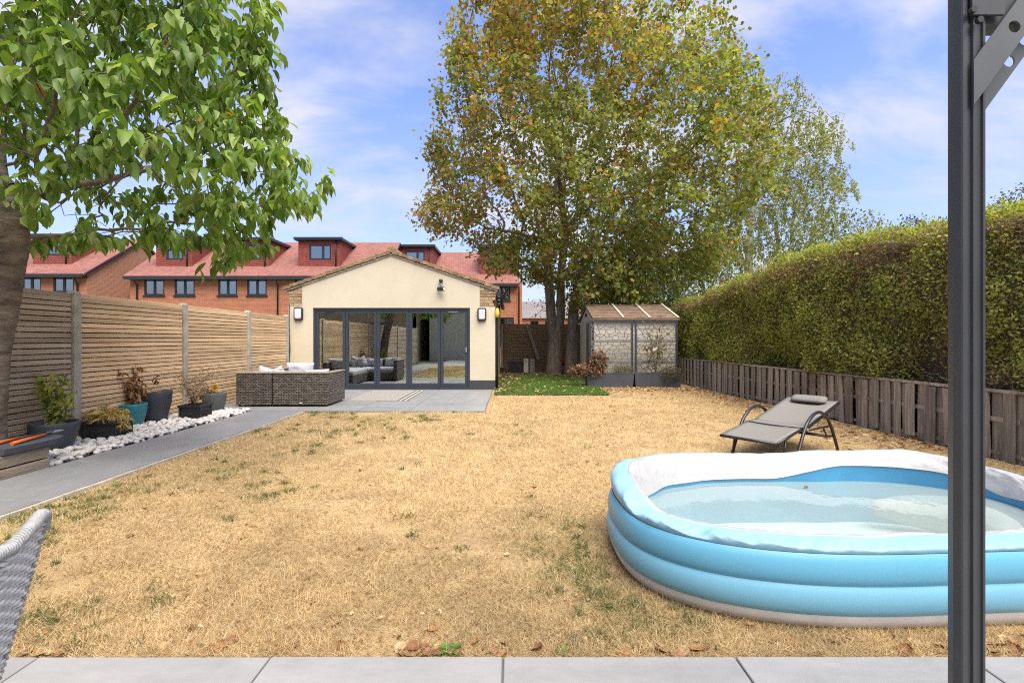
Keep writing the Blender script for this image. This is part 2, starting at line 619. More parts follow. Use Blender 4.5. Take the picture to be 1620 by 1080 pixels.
M['yellow'] = pm('yellow_plastic', (0.75, 0.55, 0.04), None, 3, 0.5)
M['red'] = pm('red_plastic', (0.55, 0.03, 0.03), None, 3, 0.5)
M['floor_in'] = pm('room_floor', (0.21, 0.21, 0.205), (0.17, 0.17, 0.165), 2, 0.45)
M['wall_in'] = pm('room_wall', (0.50, 0.48, 0.43), None, 2, 0.9)
M['fabric_grey'] = pm('grey_fabric', (0.26, 0.275, 0.30), (0.21, 0.222, 0.245), 8, 0.95, 0.2, 120)
M['timber'] = pm('sleeper_timber', (0.38, 0.31, 0.23), (0.24, 0.185, 0.13), 3, 0.88, 0.5, 18, stretch=(6, 0.6, 8), rnd=0.25, fine=0.2)

# ---------------------------------------------------------------- ground, lawn, paving
g = MB()
g.face([(-400, -120, -0.06), (400, -120, -0.06), (400, 700, -0.06), (-400, 700, -0.06)])
struct(g.build('ground', M['earth']))


def grid_sheet(name, x0, x1, y0, y1, st, amp, z, mat):
    nx, ny = int((x1 - x0) / st) + 1, int((y1 - y0) / st) + 1
    X, Y = np.meshgrid(np.linspace(x0, x1, nx), np.linspace(y0, y1, ny))
    P = np.stack([X.ravel(), Y.ravel(), np.zeros(X.size)], 1)
    P[:, 2] = z + amp * (vnoise(P, 1.3, 3) - 0.5) + amp * 0.6 * (vnoise(P, 4.5, 5) - 0.5)
    i = (np.arange(ny - 1)[:, None] * nx + np.arange(nx - 1)[None]).ravel()
    T = np.concatenate([np.stack([i, i + 1, i + nx + 1], 1), np.stack([i, i + nx + 1, i + nx], 1)])
    return npmesh(name, P, T, None, mat, smooth=True)


struct(grid_sheet('lawn', -3.53, 5.2, 1.9, 19.4, 0.12, 0.018, 0.004, M['dry']))
struct(grid_sheet('artificial_lawn', -0.41, 2.2, 10.95, 18.2, 0.15, 0.012, 0.034, M['turf']))
g = MB()
g.box(-5.4, -4.46, 2.2, 8.5, -0.05, 0.012)
struct(g.build('gravel_bed', M['soil']))
g = MB()
g.box(-0.4, 5.1, 17.2, 18.3, -0.05, 0.06)
struct(g.build('soil_border', M['soil']))


def paving(name, x0, x1, y0, y1, xs, ys, z, mat, gap=0.004, th=0.035):
    g = MB()
    g.box(x0, x1, y0, y1, -0.04, z - 0.012)
    base = struct(g.build(name, M['grout']))
    for xa, xb in zip(xs[:-1], xs[1:]):
        for ya, yb in zip(ys[:-1], ys[1:]):
            b = MB()
            b.cbox(xa + gap, xb - gap, ya + gap, yb - gap, z - 0.03, z + random.uniform(-0.0015, 0.0015), 0.003)
            b.build('slab', mat, base)
    return base


paving('patio', -3.64, 3.6, -5.4, 1.92, [-3.635 + 0.9 * k for k in range(9)], [1.915 - 0.6 * k for k in range(13)][::-1], 0.03, M['slab'])
paving('garden_path', -4.46, -3.58, -0.6, 8.44, [-4.455, -3.585], [-0.58, 0.42, 1.38, 2.58, 3.76, 4.96, 6.16, 7.36, 8.43], 0.03, M['slab_path'])
paving('far_terrace', -5.42, -0.46, 8.45, 12.0, [-5.41, -4.46, -3.56, -2.66, -1.76, -0.47], [8.455, 9.05, 9.65, 10.25, 10.85, 11.45, 11.995], 0.03, M['slab_path'])
g = MB()
nseg = 60
rows = []
for k in range(nseg + 1):
    y = -0.5 + (8.42 + 0.5) * k / nseg
    w = 0.035 + 0.022 * mnoise.noise((0.0, y * 1.9, 4.2))
    h = 0.024 + 0.006 * mnoise.noise((3.0, y * 3.1, 1.2))
    rows.append([(-3.58, y, -0.03), (-3.58 + w, y, -0.03), (-3.58 + w * 0.9, y, h), (-3.58, y, h)])
g.loft(rows, smooth=False)
struct(g.build('concrete_edging', M['edging']))


# ---------------------------------------------------------------- walls with real openings
def opened_wall(mb, x0, x1, z0, z1, holes, Y, depth=0.12, face=-1):
    xs = sorted({x0, x1, *[h[0] for h in holes], *[h[1] for h in holes]})
    zs = sorted({z0, z1, *[h[2] for h in holes], *[h[3] for h in holes]})
    for xa, xb in zip(xs[:-1], xs[1:]):
        for za, zb in zip(zs[:-1], zs[1:]):
            cx, cz = (xa + xb) / 2, (za + zb) / 2
            if any(h[0] < cx < h[1] and h[2] < cz < h[3] for h in holes):
                continue
            mb.face([(xa, Y, za), (xb, Y, za), (xb, Y, zb), (xa, Y, zb)])
    Yb = Y - face * depth
    for a, b, c, d in holes:
        mb.face([(a, Y, c), (a, Yb, c), (a, Yb, d), (a, Y, d)])
        mb.face([(b, Y, c), (b, Y, d), (b, Yb, d), (b, Yb, c)])
        mb.face([(a, Y, d), (a, Yb, d), (b, Yb, d), (b, Y, d)])
        mb.face([(a, Y, c), (b, Y, c), (b, Yb, c), (a, Yb, c)])


def window(parent, x0, x1, z0, z1, Y, split=0.5, fw=0.09, sill=True, face=-1):
    """frame with mullion set in its opening, a pane behind and a pale room behind that"""
    w = MB()
    y0, y1 = sorted((Y - face * 0.03, Y - face * 0.11))
    xm = x0 + (x1 - x0) * split
    for a, b, c, d in ((x0, x0 + fw, z0, z1), (x1 - fw, x1, z0, z1), (x0 + fw, x1 - fw, z0, z0 + fw), (x0 + fw, x1 - fw, z1 - fw, z1), (xm - fw * 0.75, xm + fw * 0.75, z0 + fw, z1 - fw)):
        w.box(a, b, y0, y1, c, d)
    if sill:
        ys0, ys1 = sorted((Y + face * 0.07, Y - face * 0.03))
        w.box(x0 - 0.06, x1 + 0.06, ys0, ys1, z0 - 0.09, z0 - 0.003)
    fr = w.build('window', M['trim'], parent)
    p = MB()
    ym = Y - face * 0.07
    for a, b in ((x0 + fw, xm - fw * 0.75), (xm + fw * 0.75, x1 - fw)):
        q = MB()
        q.box(a + 0.002, b - 0.002, ym - 0.006, ym + 0.006, z0 + fw + 0.002, z1 - fw - 0.002)
        q.build('pane', M['pane'], fr)
    c = MB()
    yc0, yc1 = sorted((Y - face * 0.5, Y - face * 0.52))
    c.box(x0 - 0.2, x1 + 0.2, yc0, yc1, z0 - 0.2, z1 + 0.2)
    c.build('blind', M['blind'], fr)
    return fr


# ---------------------------------------------------------------- brick houses behind the garden
def dormer(parent, x0, x1, zb, zt, Y, slope, eaveY, eaveZ, win):
    roofY = eaveY + (zt - eaveZ) / slope + 0.05
    d = MB()
    holes = [win]
    opened_wall(d, x0, x1, zb - 0.3, zt, holes, Y, 0.1)
    d.face([(x0, roofY, zt), (x0, Y, zb - 0.3), (x0, Y, zt)])
    d.face([(x1, Y, zt), (x1, Y, zb - 0.3), (x1, roofY, zt)])
    o = d.build('dormer', M['hungtile'], parent)
    r = MB()
    r.box(x0 - 0.16, x1 + 0.16, Y - 0.2, roofY + 0.2, zt + 0.002, zt + 0.17)
    r.box(x0 - 0.2, x1 + 0.2, Y - 0.26, Y - 0.203, zt + 0.06, zt + 0.19)
    r.build('dormer_roof', M['trim'], o)
    w = MB()
    wx0, wx1, wz0, wz1 = win
    fw = 0.1
    xm = (wx0 + wx1) / 2
    for a, b, c, e in ((wx0, wx0 + fw, wz0, wz1), (wx1 - fw, wx1, wz0, wz1), (wx0 + fw, wx1 - fw, wz0, wz0 + fw), (wx0 + fw, wx1 - fw, wz1 - fw, wz1), (xm + 0.1, xm + 0.24, wz0 + fw, wz1 - fw)):
        w.box(a, b, Y + 0.01, Y + 0.09, c, e)
    w.build('window_frame', M['trim'], o)
    for a, b in ((wx0 + fw, xm + 0.1), (xm + 0.24, wx1 - fw)):
        q = MB()
        q.box(a + 0.002, b - 0.002, Y + 0.045, Y + 0.055, wz0 + fw + 0.002, wz1 - fw - 0.002)
        q.build('pane', M['pane'], o)
    q = MB()
    q.box(wx0 - 0.1, wx1 + 0.1, Y + 0.5, Y + 0.52, wz0 - 0.1, wz1 + 0.1)
    q.build('blind', M['blind'], o)
    dp = MB()
    dp.tube([(x1 - 0.28, Y - 0.06, zt), (x1 - 0.28, Y - 0.06, zb)], 0.045, 6)
    dp.build('downpipe', M['trim'], o)


def terrace(name, label, x0, x1, Y, depth, eave, ridge, wins, dorms, pipes, brick, side_brick=None, wall_x1=None):
    t = thing(name, ((x0 + x1) / 2, Y, 0), label, 'house')
    holes = wins
    w = MB()
    wx1 = wall_x1 or x1
    opened_wall(w, x0, wx1, -0.06, eave, holes, Y, 0.12)
    w.build('wall', M[brick], t)
    ym = Y + depth / 2
    s = MB()
    s.face([(x0, Y + depth, -0.06), (x0, Y, -0.06), (x0, Y, eave), (x0, ym, ridge - 0.12), (x0, Y + depth, eave)])
    s.face([(wx1, Y, -0.06), (wx1, Y + depth, -0.06), (wx1, Y + depth, eave), (wx1, ym, ridge - 0.12), (wx1, Y, eave)])
    s.face([(wx1, Y + depth, -0.06), (x0, Y + depth, -0.06), (x0, Y + depth, eave), (wx1, Y + depth, eave)])
    s.build('gable_wall', M[side_brick or brick], t)
    r = MB()
    sl = (ridge - eave) / (depth / 2)
    ov = 0.35
    th = 0.12
    prof = [(Y - ov, eave - ov * sl + 0.1), (ym, ridge + 0.1), (Y + depth + ov, eave - ov * sl + 0.1), (Y + depth + ov, eave - ov * sl + 0.1 - th), (ym, ridge + 0.1 - th), (Y - ov, eave - ov * sl + 0.1 - th)]
    a, b = x0 - 0.15, x1 + 0.15
    r.loft([[(a, y, z) for y, z in prof], [(b, y, z) for y, z in prof]], smooth=False)
    ro = r.build('roof', M['redtile'], t)
    f = MB()
    ze = eave - ov * sl + 0.1 - th
    f.box(x0 - 0.1, x1 + 0.1, Y - ov - 0.08, Y - ov - 0.003, ze - 0.12, ze + 0.06)
    f.box(x0 - 0.1, x1 + 0.1, Y - ov, Y + 0.02, ze - 0.1, ze - 0.06)
    f.build('gutter', M['trim'], t)
    for xx in (x0 - 0.2, x1 + 0.153):
        v = MB()
        v.loft([[(xx, y, z - 0.18) for y, z in prof[:2]] + [(xx, ym, ridge + 0.06), (xx, Y - ov, ze + 0.08)],
                [(xx + 0.045, y, z - 0.18) for y, z in prof[:2]] + [(xx + 0.045, ym, ridge + 0.06), (xx + 0.045, Y - ov, ze + 0.08)]], smooth=False)
        v.build('barge_board', M['trim'], ro)
    for a, b, c, d in wins:
        window(t, a, b, c, d, Y)
    for a, b, zb, zt, win in dorms:
        dormer(t, a, b, zb, zt, Y + 0.75, sl, Y, eave + 0.1, win)
    for xp in pipes:
        p = MB()
        p.tube([(xp, Y - ov - 0.04, ze - 0.1), (xp, Y - 0.07, ze - 0.45), (xp, Y - 0.07, 0)], 0.05, 6)
        p.build('downpipe', M['trim'], t)
    return t


def wx(p, Y):
    return (p - CX) / F * Y


def wz(p, Y):
    return CH - (p - HY) / F * Y


Y1 = 30.0
YD = Y1 + 0.75
wins = [(wx(a, Y1), wx(b, Y1), wz(467, Y1), wz(436.5, Y1)) for a, b in ((228, 260), (276, 308), (345, 375), (391, 422), (466, 498), (530, 562))]
wins += [(wx(a, Y1), wx(b, Y1), 0.9, 2.2) for a, b in ((228, 260), (276, 308), (391, 422))]
dorms = [(wx(a, YD), wx(b, YD), wz(422, YD), wz(381, YD), (wx(c, YD), wx(d, YD), wz(411, YD), wz(386.5, YD))) for a, b, c, d in ((247, 304, 263, 290), (361, 427, 377, 413), (472, 539, 489, 524))]
terrace('terraced_house', 'long red brick terrace with three tile-hung dormers behind the slatted fence', wx(206, Y1), wx(606, Y1), Y1, 8, 5.2, 7.8, wins, dorms, [wx(218, Y1), wx(440, Y1)], 'redbrick', 'orangebrick')
Y2 = 33.5
YD = Y2 + 0.75
wins = [(wx(780, Y2), wx(807, Y2), wz(475, Y2), wz(448, Y2)), (wx(786, Y2), wx(813, Y2), 0.9, wz(502, Y2)), (wx(735, Y2), wx(765, Y2), wz(475, Y2), wz(448, Y2))]
dorms = [(wx(a, YD), wx(b, YD), wz(433, YD), wz(392, YD), (wx(c, YD), wx(d, YD), wz(421, YD), wz(397, YD))) for a, b, c, d in ((628, 685, 641, 672), (759, 815, 772, 804))]
terrace('terraced_house', 'red brick house with two dormers behind the garage roof and the maple', wx(600, Y2), wx(817, Y2), Y2, 8, 5.15, 7.75, wins, dorms, [wx(821, Y2)], 'redbrick', 'redbrick', wall_x1=wx(826, Y2))
Y3 = 29.0
YD = Y3 + 0.75
wins = [(wx(a, Y3), wx(b, Y3), wz(462, Y3), wz(430.5, Y3)) for a, b in ((34, 65), (84, 117), (-40, -8))]
dorms = [(wx(a, YD), wx(b, YD), wz(418, YD), wz(376, YD), (wx(c, YD), wx(d, YD), wz(404, YD), wz(382, YD))) for a, b, c, d in ((52, 113, 74, 108),)]
terrace('terraced_house', 'red brick house with an orange gable end behind the cherry trunk', wx(-160, Y3), wx(137, Y3), Y3, 8.5, 5.2, 7.9, wins, dorms, [wx(124, Y3)], 'redbrick', 'orangebrick')
Y4 = 56.0
t = thing('bungalow', (wx(900, Y4), Y4, 0), 'distant low house with a plain grey-brown tiled roof behind the reed fence', 'house')
w = MB()
hx = [(wx(839, Y4), wx(852, Y4), 2.2, 3.3), (wx(862, Y4), wx(872, Y4), 2.2, 3.3), (wx(920, Y4), wx(934, Y4), 2.2, 3.3)]
opened_wall(w, wx(826, Y4), wx(990, Y4), -0.06, 3.7, hx, Y4)
w.box(wx(826, Y4), wx(990, Y4), Y4 + 6, Y4 + 6.2, -0.06, 3.7)
w.build('wall', M['redbrick'], t)
w = MB()
w.loft([[(x, Y4 - 0.3, 3.6), (x, Y4 + 3.5, 5.75), (x, Y4 + 7.3, 3.6)] for x in (wx(822, Y4), wx(994, Y4))], smooth=False)
w.build('roof', M['greyroof'], t)
for h in hx:
    window(t, *h, Y4)

# ---------------------------------------------------------------- garage studio
GY = 12.06
AX, AZ = -2.95, 3.33          # apex of the wall
XL, XR = -5.47, -0.415
KL, KR = wx(478, GY), wx(759, GY)
SLOPE = 0.342
DX0, DX1, DZ = wx(495, GY), wx(743.5, GY), 2.02


def roofz(x):
    return AZ - abs(x - AX) * SLOPE


gar = thing('garage_studio', (AX, GY, 0), 'cream rendered garage studio with a low gable and dark folding glass doors', 'outbuilding')
w = MB()
w.prism([(XL, 0), (DX0, 0), (DX0, DZ), (DX1, DZ), (DX1, 0), (XR, 0), (XR, 2.05), (KR, 2.05), (KR, roofz(KR)), (AX, AZ), (KL, roofz(KL)), (KL, 2.05), (XL, 2.05)], GY, GY + 0.22)
w.build('front_wall', M['render'], gar)
w = MB()
w.box(XL, XL + 0.2, GY + 0.222, GY + 5.6, 0, 2.4)
w.box(XR - 0.2, XR, GY + 0.222, GY + 5.6, 0, 2.4)
w.box(XL + 0.2, XR - 0.2, GY + 5.4, GY + 5.6, 0, 2.4)
w.build('side_wall', M['buffbrick'], gar)
w = MB()
w.box(XL + 0.2, XR - 0.2, GY + 0.222, GY + 5.4, 0.0, 0.035)
w.build('floor', M['floor_in'], gar)
w = MB()
w.box(XL + 0.203, XL + 0.22, GY + 0.225, GY + 5.38, 0.036, 2.38)
w.box(XR - 0.22, XR - 0.203, GY + 0.225, GY + 5.38, 0.036, 2.38)
w.box(XL + 0.222, XR - 0.222, GY + 5.36, GY + 5.39, 0.036, 2.38)
w.box(XL + 0.205, XR - 0.205, GY + 0.225, GY + 5.38, 2.385, 2.41)
w.build('lining', M['wall_in'], gar)
for sx in (-1, 1):
    r = MB()
    xe = AX + sx * 2.64
    r.loft([[(AX, y, AZ + 0.005), (xe, y, roofz(xe) + 0.005), (xe, y, roofz(xe) + 0.055), (AX, y, AZ + 0.055)][::sx] for y in (GY + 0.06, GY + 5.8)], smooth=False)
    r.build('roof_slope', M['oldtile'], gar)
    n = 15
    for k in range(n):
        x0 = AX + sx * (0.02 + k * 2.6 / n)
        x1 = AX + sx * (0.02 + (k + 1.12) * 2.6 / n)
        j = random.uniform(-0.006, 0.006)
        b = MB()
        lo = 0.004
        q = [(x0, roofz(x0) + 0.012 + j), (x1, roofz(x1) + 0.034 + j), (x1, roofz(x1) + 0.082 + j), (x0, roofz(x0) + 0.058 + j)]
        q = q if sx > 0 else q[::-1]
        q = [(x_, z_ + (0.03 if i_ in ((2, 3) if sx > 0 else (0, 1)) else 0)) for i_, (x_, z_) in enumerate(q)]
        b.prism(q, GY - 0.05 - random.uniform(0, 0.012), GY + 0.09)
        b.build('verge_tile', M['oldtile'], gar)
    u = MB()
    x1 = AX + sx * 2.6
    q = [(AX, AZ - 0.03), (x1, roofz(x1) - 0.03), (x1, roofz(x1) + 0.008), (AX, AZ + 0.008)]
    u.prism(q if sx > 0 else q[::-1], GY - 0.03, GY - 0.002)
    u.build('verge_mortar', M['mortar'], gar)
b = MB()
b.loft([[(AX + 0.02 + 0.13 * math.cos(a), y, AZ + 0.045 + 0.13 * math.sin(a)) for a in [math.pi * k / 10 for k in range(11)]] for y in (GY - 0.06, GY + 5.7)], smooth=True)
b.build('ridge_tile', M['oldtile'], gar)
# brick kneelers, brick by brick
for sx in (-1, 1):
    xin = KL if sx < 0 else KR
    bk = MB()
    xo = XL + 0.06 if sx < 0 else XR - 0.06
    p = [(xin, 2.053), (xin, roofz(xin) - 0.035), (xo, roofz(xo) - 0.035), (xo, 2.053)]
    bk.prism(p if sx < 0 else p[::-1], GY + 0.012, GY + 0.2)
    kn = bk.build('kneeler', M['mortar'], gar)
    for row in range(8):
        z0 = 2.056 + row * 0.078
        out = 0.0 + 0.018 * min(row, 5)
        xe = (XL - out + 0.03) if sx < 0 else (XR + out - 0.03)
        x = xin + sx * (0.006 + (0.11 if row % 2 else 0))
        if row % 2:
            segs = [(xin + sx * 0.004, xin + sx * 0.1)]
        else:
            segs = []
        while sx * (xe - x) > 0.05:
            x2 = x + sx * min(0.205, abs(xe - x))
            segs.append((x, x2))
            x = x2 + sx * 0.01
        for a, c in segs:
            xm = max(a, c) if sx > 0 else min(a, c)
            if roofz(xm) - 0.03 < z0 + 0.035:
                continue
            zt = min(z0 + 0.067, roofz(xm) - 0.032)
            q = MB()
            jj = random.uniform(-0.006, 0.006)
            q.cbox(min(a, c), max(a, c), GY - 0.004 + jj, GY + 0.14, z0, zt, 0.004)
            q.build('brick', M['buffbrick'], kn)
# plinth
b = MB()
b.box(DX1 + 0.004, XR + 0.004, GY - 0.012, GY + 0.18, 0.031, 0.25)
b.build('plinth', M['plinth'], gar)
b = MB()
b.box(XL, DX0 - 0.004, GY - 0.012, GY + 0.18, 0.031, 0.25)
b.build('plinth', M['plinth'], gar)
# folding doors: outer frame, five leaves each with frame and pane
yf0, yf1 = GY + 0.03, GY + 0.11
b = MB()
b.box(DX0, DX0 + 0.055, yf0, yf1, 0.035, DZ)
b.box(DX1 - 0.055, DX1, yf0, yf1, 0.035, DZ)
b.box(DX0 + 0.055, DX1 - 0.055, yf0, yf1, DZ - 0.06, DZ)
b.box(DX0 - 0.02, DX1 + 0.05, GY - 0.07, yf1, 0.034, 0.075)
b.build('door_frame', M['anth'], gar)
lx = [DX0 + 0.058, wx(545.5, GY), wx(595.5, GY), wx(646.5, GY), wx(696.5, GY), DX1 - 0.058]
for k in range(5):
    a, c = lx[k] + 0.004, lx[k + 1] - 0.004
    z0, z1 = 0.08, DZ - 0.064
    y0, y1 = GY + 0.042, GY + 0.1
    b = MB()
    fw = 0.066
    b.box(a, a + fw, y0, y1, z0, z1)
    b.box(c - fw, c, y0, y1, z0, z1)
    b.box(a + fw, c - fw, y0, y1, z0, z0 + 0.09)
    b.box(a + fw, c - fw, y0, y1, z1 - 0.072, z1)
    lf = b.build('door_leaf', M['anth'], gar)
    b = MB()
    b.box(a + fw + 0.002, c - fw - 0.002, GY + 0.066, GY + 0.076, z0 + 0.092, z1 - 0.074)
    b.build('pane', M['glass'], lf)
    if k in (0, 4):
        b = MB()
        xm = (a + c) / 2
        b.box(xm - 0.14, xm + 0.1, y0 - 0.012, y0 - 0.001, z1 - 0.05, z1 - 0.025)
        b.build('trickle_vent', M['trim'] if k == 0 else M['lead'], lf)
    if k == 4:
        b = MB()
        b.box(c - 0.045, c - 0.015, y0 - 0.05, y0 - 0.002, 0.93, 1.05)
        b.build('handle', M['lead'], lf)
# gutter end, downpipe and hanging yellow reel on the right corner
b = MB()
b.tube([(XR + 0.09, GY - 0.02, 2.36), (XR + 0.09, GY + 5.7, 2.36)], 0.065, 10)
b.build('gutter', M['black'], gar)
b = MB()
b.tube([(XR + 0.09, GY + 0.03, 2.33), (XR + 0.09, GY + 0.03, 2.16), (XR + 0.05, GY + 0.03, 2.02), (XR + 0.045, GY + 0.05, 1.9), (XR + 0.045, GY + 0.06, 0.05)], 0.036, 8)
for zz in (2.28, 2.2, 2.11):
    b.lathe([(0.03, -0.02), (0.055, -0.02), (0.055, 0.02), (0.03, 0.02)], 10, (XR + 0.09, GY + 0.03, zz))
b.build('downpipe', M['black'], gar)
o = MB().lathe([(0.02, 0), (0.05, 0.01), (0.055, 0.1), (0.04, 0.2), (0.015, 0.23)], 12, (XR + 0.055, GY - 0.03, 1.78)).build('alarm_beacon', M['yellow'], gar)


def wall_light(x, z, label):
    t = thing('wall_light', (x, GY, z), label, 'light', 'wall lights flanking the folding doors')
    def rr(w, h, c, y):
        pts = []
        for cx, cz, a0 in ((w - c, h - c, 0), (-w + c, h - c, 90), (-w + c, -h + c, 180), (w - c, -h + c, 270)):
            pts += [(x + cx + c * math.cos(R(a0 + a)), y, z + cz + c * math.sin(R(a0 + a))) for a in (0, 30, 60, 90)]
        return pts
    b = MB()
    b.loft([rr(0.105, 0.155, 0.04, GY - 0.003), rr(0.11, 0.16, 0.045, GY - 0.045), rr(0.1, 0.15, 0.04, GY - 0.06)])
    b.build('housing', M['black'], t)
    b = MB()
    b.loft([rr(0.078, 0.126, 0.03, GY - 0.058), rr(0.075, 0.123, 0.03, GY - 0.085), rr(0.055, 0.1, 0.03, GY - 0.1)])
    b.build('diffuser', M['white'], t)


wall_light(wx(473, GY), wz(496.5, GY), 'white rounded wall light in a black surround left of the folding doors')
wall_light(wx(762.5, GY), wz(497.5, GY), 'white rounded wall light in a black surround right of the folding doors')
t = thing('security_camera', (wx(699, GY), GY, wz(452, GY)), 'small black security camera on the gable above the doors', 'camera')
cx_, cz_ = wx(698, GY), wz(444.5, GY)
MB().lathe([(0.045, 0), (0.05, 0.03), (0.04, 0.07)], 12, (cx_, GY - 0.05, cz_ - 0.03)).build('junction_box', M['black'], t)
MB().tube([(cx_, GY - 0.002, cz_ - 0.05), (cx_, GY - 0.08, cz_ - 0.08), (cx_ + 0.03, GY - 0.1, cz_ - 0.17)], 0.014, 6).build('bracket', M['lead'], t)
b = MB()
b.tube([(cx_ - 0.06, GY - 0.06, cz_ - 0.2), (cx_ + 0.03, GY - 0.13, cz_ - 0.2), (cx_ + 0.1, GY - 0.2, cz_ - 0.215)], [0.05, 0.055, 0.05], 12)
b.build('camera_body', M['black'], t)
MB().tube([(cx_ + 0.1, GY - 0.2, cz_ - 0.215), (cx_ + 0.108, GY - 0.208, cz_ - 0.216)], 0.036, 12).build('lens', M['white'], t)
b = MB()
b.tube([(XL + 0.03, GY - 0.012, 2.1), (XL + 0.025, GY - 0.014, 1.6), (XL + 0.045, GY - 0.014, 1.0), (XL + 0.03, GY - 0.02, 0.7), (XL + 0.06, GY - 0.03, 0.3), (XL + 0.05, GY - 0.03, 0.04)], 0.012, 6)
tag(b.build('power_cable', M['black']), 'black cable running down the cream wall beside the slatted fence', 'cable')

# furniture seen through the glass
t = thing('indoor_sofa', (-3.6, 14.2, 0.035), 'grey fabric sofa inside the studio behind the folding doors', 'sofa')
b = MB()
b.cbox(-4.55, -2.55, 13.9, 14.75, 0.06, 0.42, 0.03)
b.build('base', M['fabric_grey'], t)
MB().cbox(-4.55, -2.55, 14.5, 14.78, 0.421, 0.82, 0.05).build('backrest', M['fabric_grey'], t)
MB().cbox(-2.552, -2.34, 13.9, 14.78, 0.06, 0.62, 0.05).build('arm', M['anth'], t)
for xa in (-4.5, -3.86, -3.2):
    MB().cbox(xa, xa + 0.6, 14.28, 14.5, 0.43, 0.86, 0.07).build('cushion', M['fabric_grey'], t)
t = thing('indoor_armchair', (-4.0, 12.9, 0.035), 'low grey armchair just inside the glass of the studio', 'armchair')
MB().cbox(-3.95, -3.2, 12.6, 13.3, 0.07, 0.4, 0.04).build('base', M['fabric_grey'], t)
MB().cbox(-3.42, -3.2, 12.6, 13.3, 0.402, 0.68, 0.04).build('backrest', M['fabric_grey'], t)
t = thing('pedestal_fan', (-3.55, 12.75, 0.4), 'small white round desk fan inside the studio window', 'fan')
fx, fy, fz = wx(560.5, 13.0), 13.0, wz(556, 13.0)
t.location = (fx, fy, 0.402)
b = MB()
for k in range(5):
    rr_ = 0.05 + 0.026 * k
    b.tube([(fx + rr_ * math.cos(a), fy - 0.05, fz + rr_ * 1.15 * math.sin(a)) for a in [2 * math.pi * q / 24 for q in range(25)]], 0.008, 5)
for q in range(12):
    a = 2 * math.pi * q / 12
    b.tube([(fx, fy - 0.055, fz), (fx + 0.155 * math.cos(a), fy - 0.05, fz + 0.178 * math.sin(a))], 0.003, 4)
b.tube([(fx + 0.155 * math.cos(a), fy - 0.05, fz + 0.178 * math.sin(a)) for a in [2 * math.pi * q / 24 for q in range(25)]], 0.014, 6)
b.build('grille', M['white'], t)
MB().tube([(fx, fy - 0.03, fz), (fx, fy + 0.05, fz)], 0.05, 14).build('motor', M['white'], t)
MB().tube([(fx, fy, fz - 0.18), (fx, fy, 0.46)], 0.022, 8).build('stem', M['white'], t)
MB().lathe([(0.1, 0), (0.1, 0.02), (0.03, 0.05)], 16, (fx, fy, 0.402)).build('base', M['white'], t)
b = MB()
b.cbox(wx(713, 15.5), wx(741, 15.5), 15.5, 15.95, 0.036, 0.78, 0.01)
t = tag(b.build('cabinet', M['anth']), 'dark low cabinet inside the studio behind the right door leaf', 'cabinet')
t = thing('framed_print', (wx(708, 17.3), 17.4, 1.3), 'framed abstract print on the back wall of the studio', 'picture')
x0, x1, z0, z1 = wx(697, 17.38), wx(726, 17.38), 1.1, 1.75
b = MB()
for q in ((x0, x0 + 0.03, z0, z1), (x1 - 0.03, x1, z0, z1), (x0 + 0.03, x1 - 0.03, z0, z0 + 0.03), (x0 + 0.03, x1 - 0.03, z1 - 0.03, z1)):
    b.box(q[0], q[1], GY + 5.3, GY + 5.358, q[2], q[3])
b.build('frame', M['black'], t)
MB().box(x0 + 0.03, x1 - 0.03, GY + 5.33, GY + 5.358, z0 + 0.03, z1 - 0.03).build('print', pm('print_ink', (0.5, 0.5, 0.48), (0.05, 0.05, 0.05), 9, 0.6, lo=0.47, hi=0.53), t)

# the house behind the camera, seen only as a reflection in the doors
t = thing('main_house', (0, -5.6, 0), 'cream rendered main house reflected in the folding doors', 'house')
w = MB()
hl = [(-2.6, -0.4, 0.06, 2.2), (1.4, 3.4, 0.06, 2.2), (-2.4, -0.8, 3.2, 4.4), (1.6, 3.2, 3.2, 4.4)]
opened_wall(w, -5.2, 6.5, -0.06, 5.4, hl, -5.6, 0.12, face=1)
w.box(-5.2, -5.0, -12, -5.6, -0.06, 5.4)
w.box(6.3, 6.5, -12, -5.6, -0.06, 5.4)
w.build('wall', M['render'], t)
w = MB()
w.loft([[(x, -5.2, 5.3), (x, -8.8, 7.6), (x, -12.4, 5.3)] for x in (-5.3, 6.8)], smooth=False)
w.build('roof', M['oldtile'], t)
for h in hl:
    window(t, *h, -5.6, sill=False, face=1)

t = thing('neighbour_house', (-9, -4.6, 0), 'brown brick neighbouring house reflected at the left of the folding doors', 'house')
w = MB()
hl = [(-11.4, -9.8, 0.9, 2.2), (-8.6, -7.2, 0.9, 2.2), (-11.4, -9.8, 3.2, 4.4), (-8.6, -7.2, 3.2, 4.4)]
opened_wall(w, -14, -5.6, -0.06, 5.3, hl, -4.6, 0.12, face=1)
w.box(-5.8, -5.6, -11, -4.6, -0.06, 5.3)
w.build('wall', M['buffbrick'], t)
w = MB()
w.loft([[(x, -4.2, 5.2), (x, -7.8, 7.5), (x, -11.4, 5.2)] for x in (-14.3, -5.35)], smooth=False)
w.build('roof', M['greyroof'], t)
for h in hl:
    window(t, *h, -4.6, sill=False, face=1)

# ---------------------------------------------------------------- left slatted fence
FA, FB = Vector((-5.27, 3.93)), Vector((-5.49, 12.02))
posts_y = [-2.2, -0.15, 1.9, 3.93, 5.99, 8.07, 10.14, 11.98]


def fx_at(y):
    return FA.x + (FB.x - FA.x) * (y - FA.y) / (FB.y - FA.y)


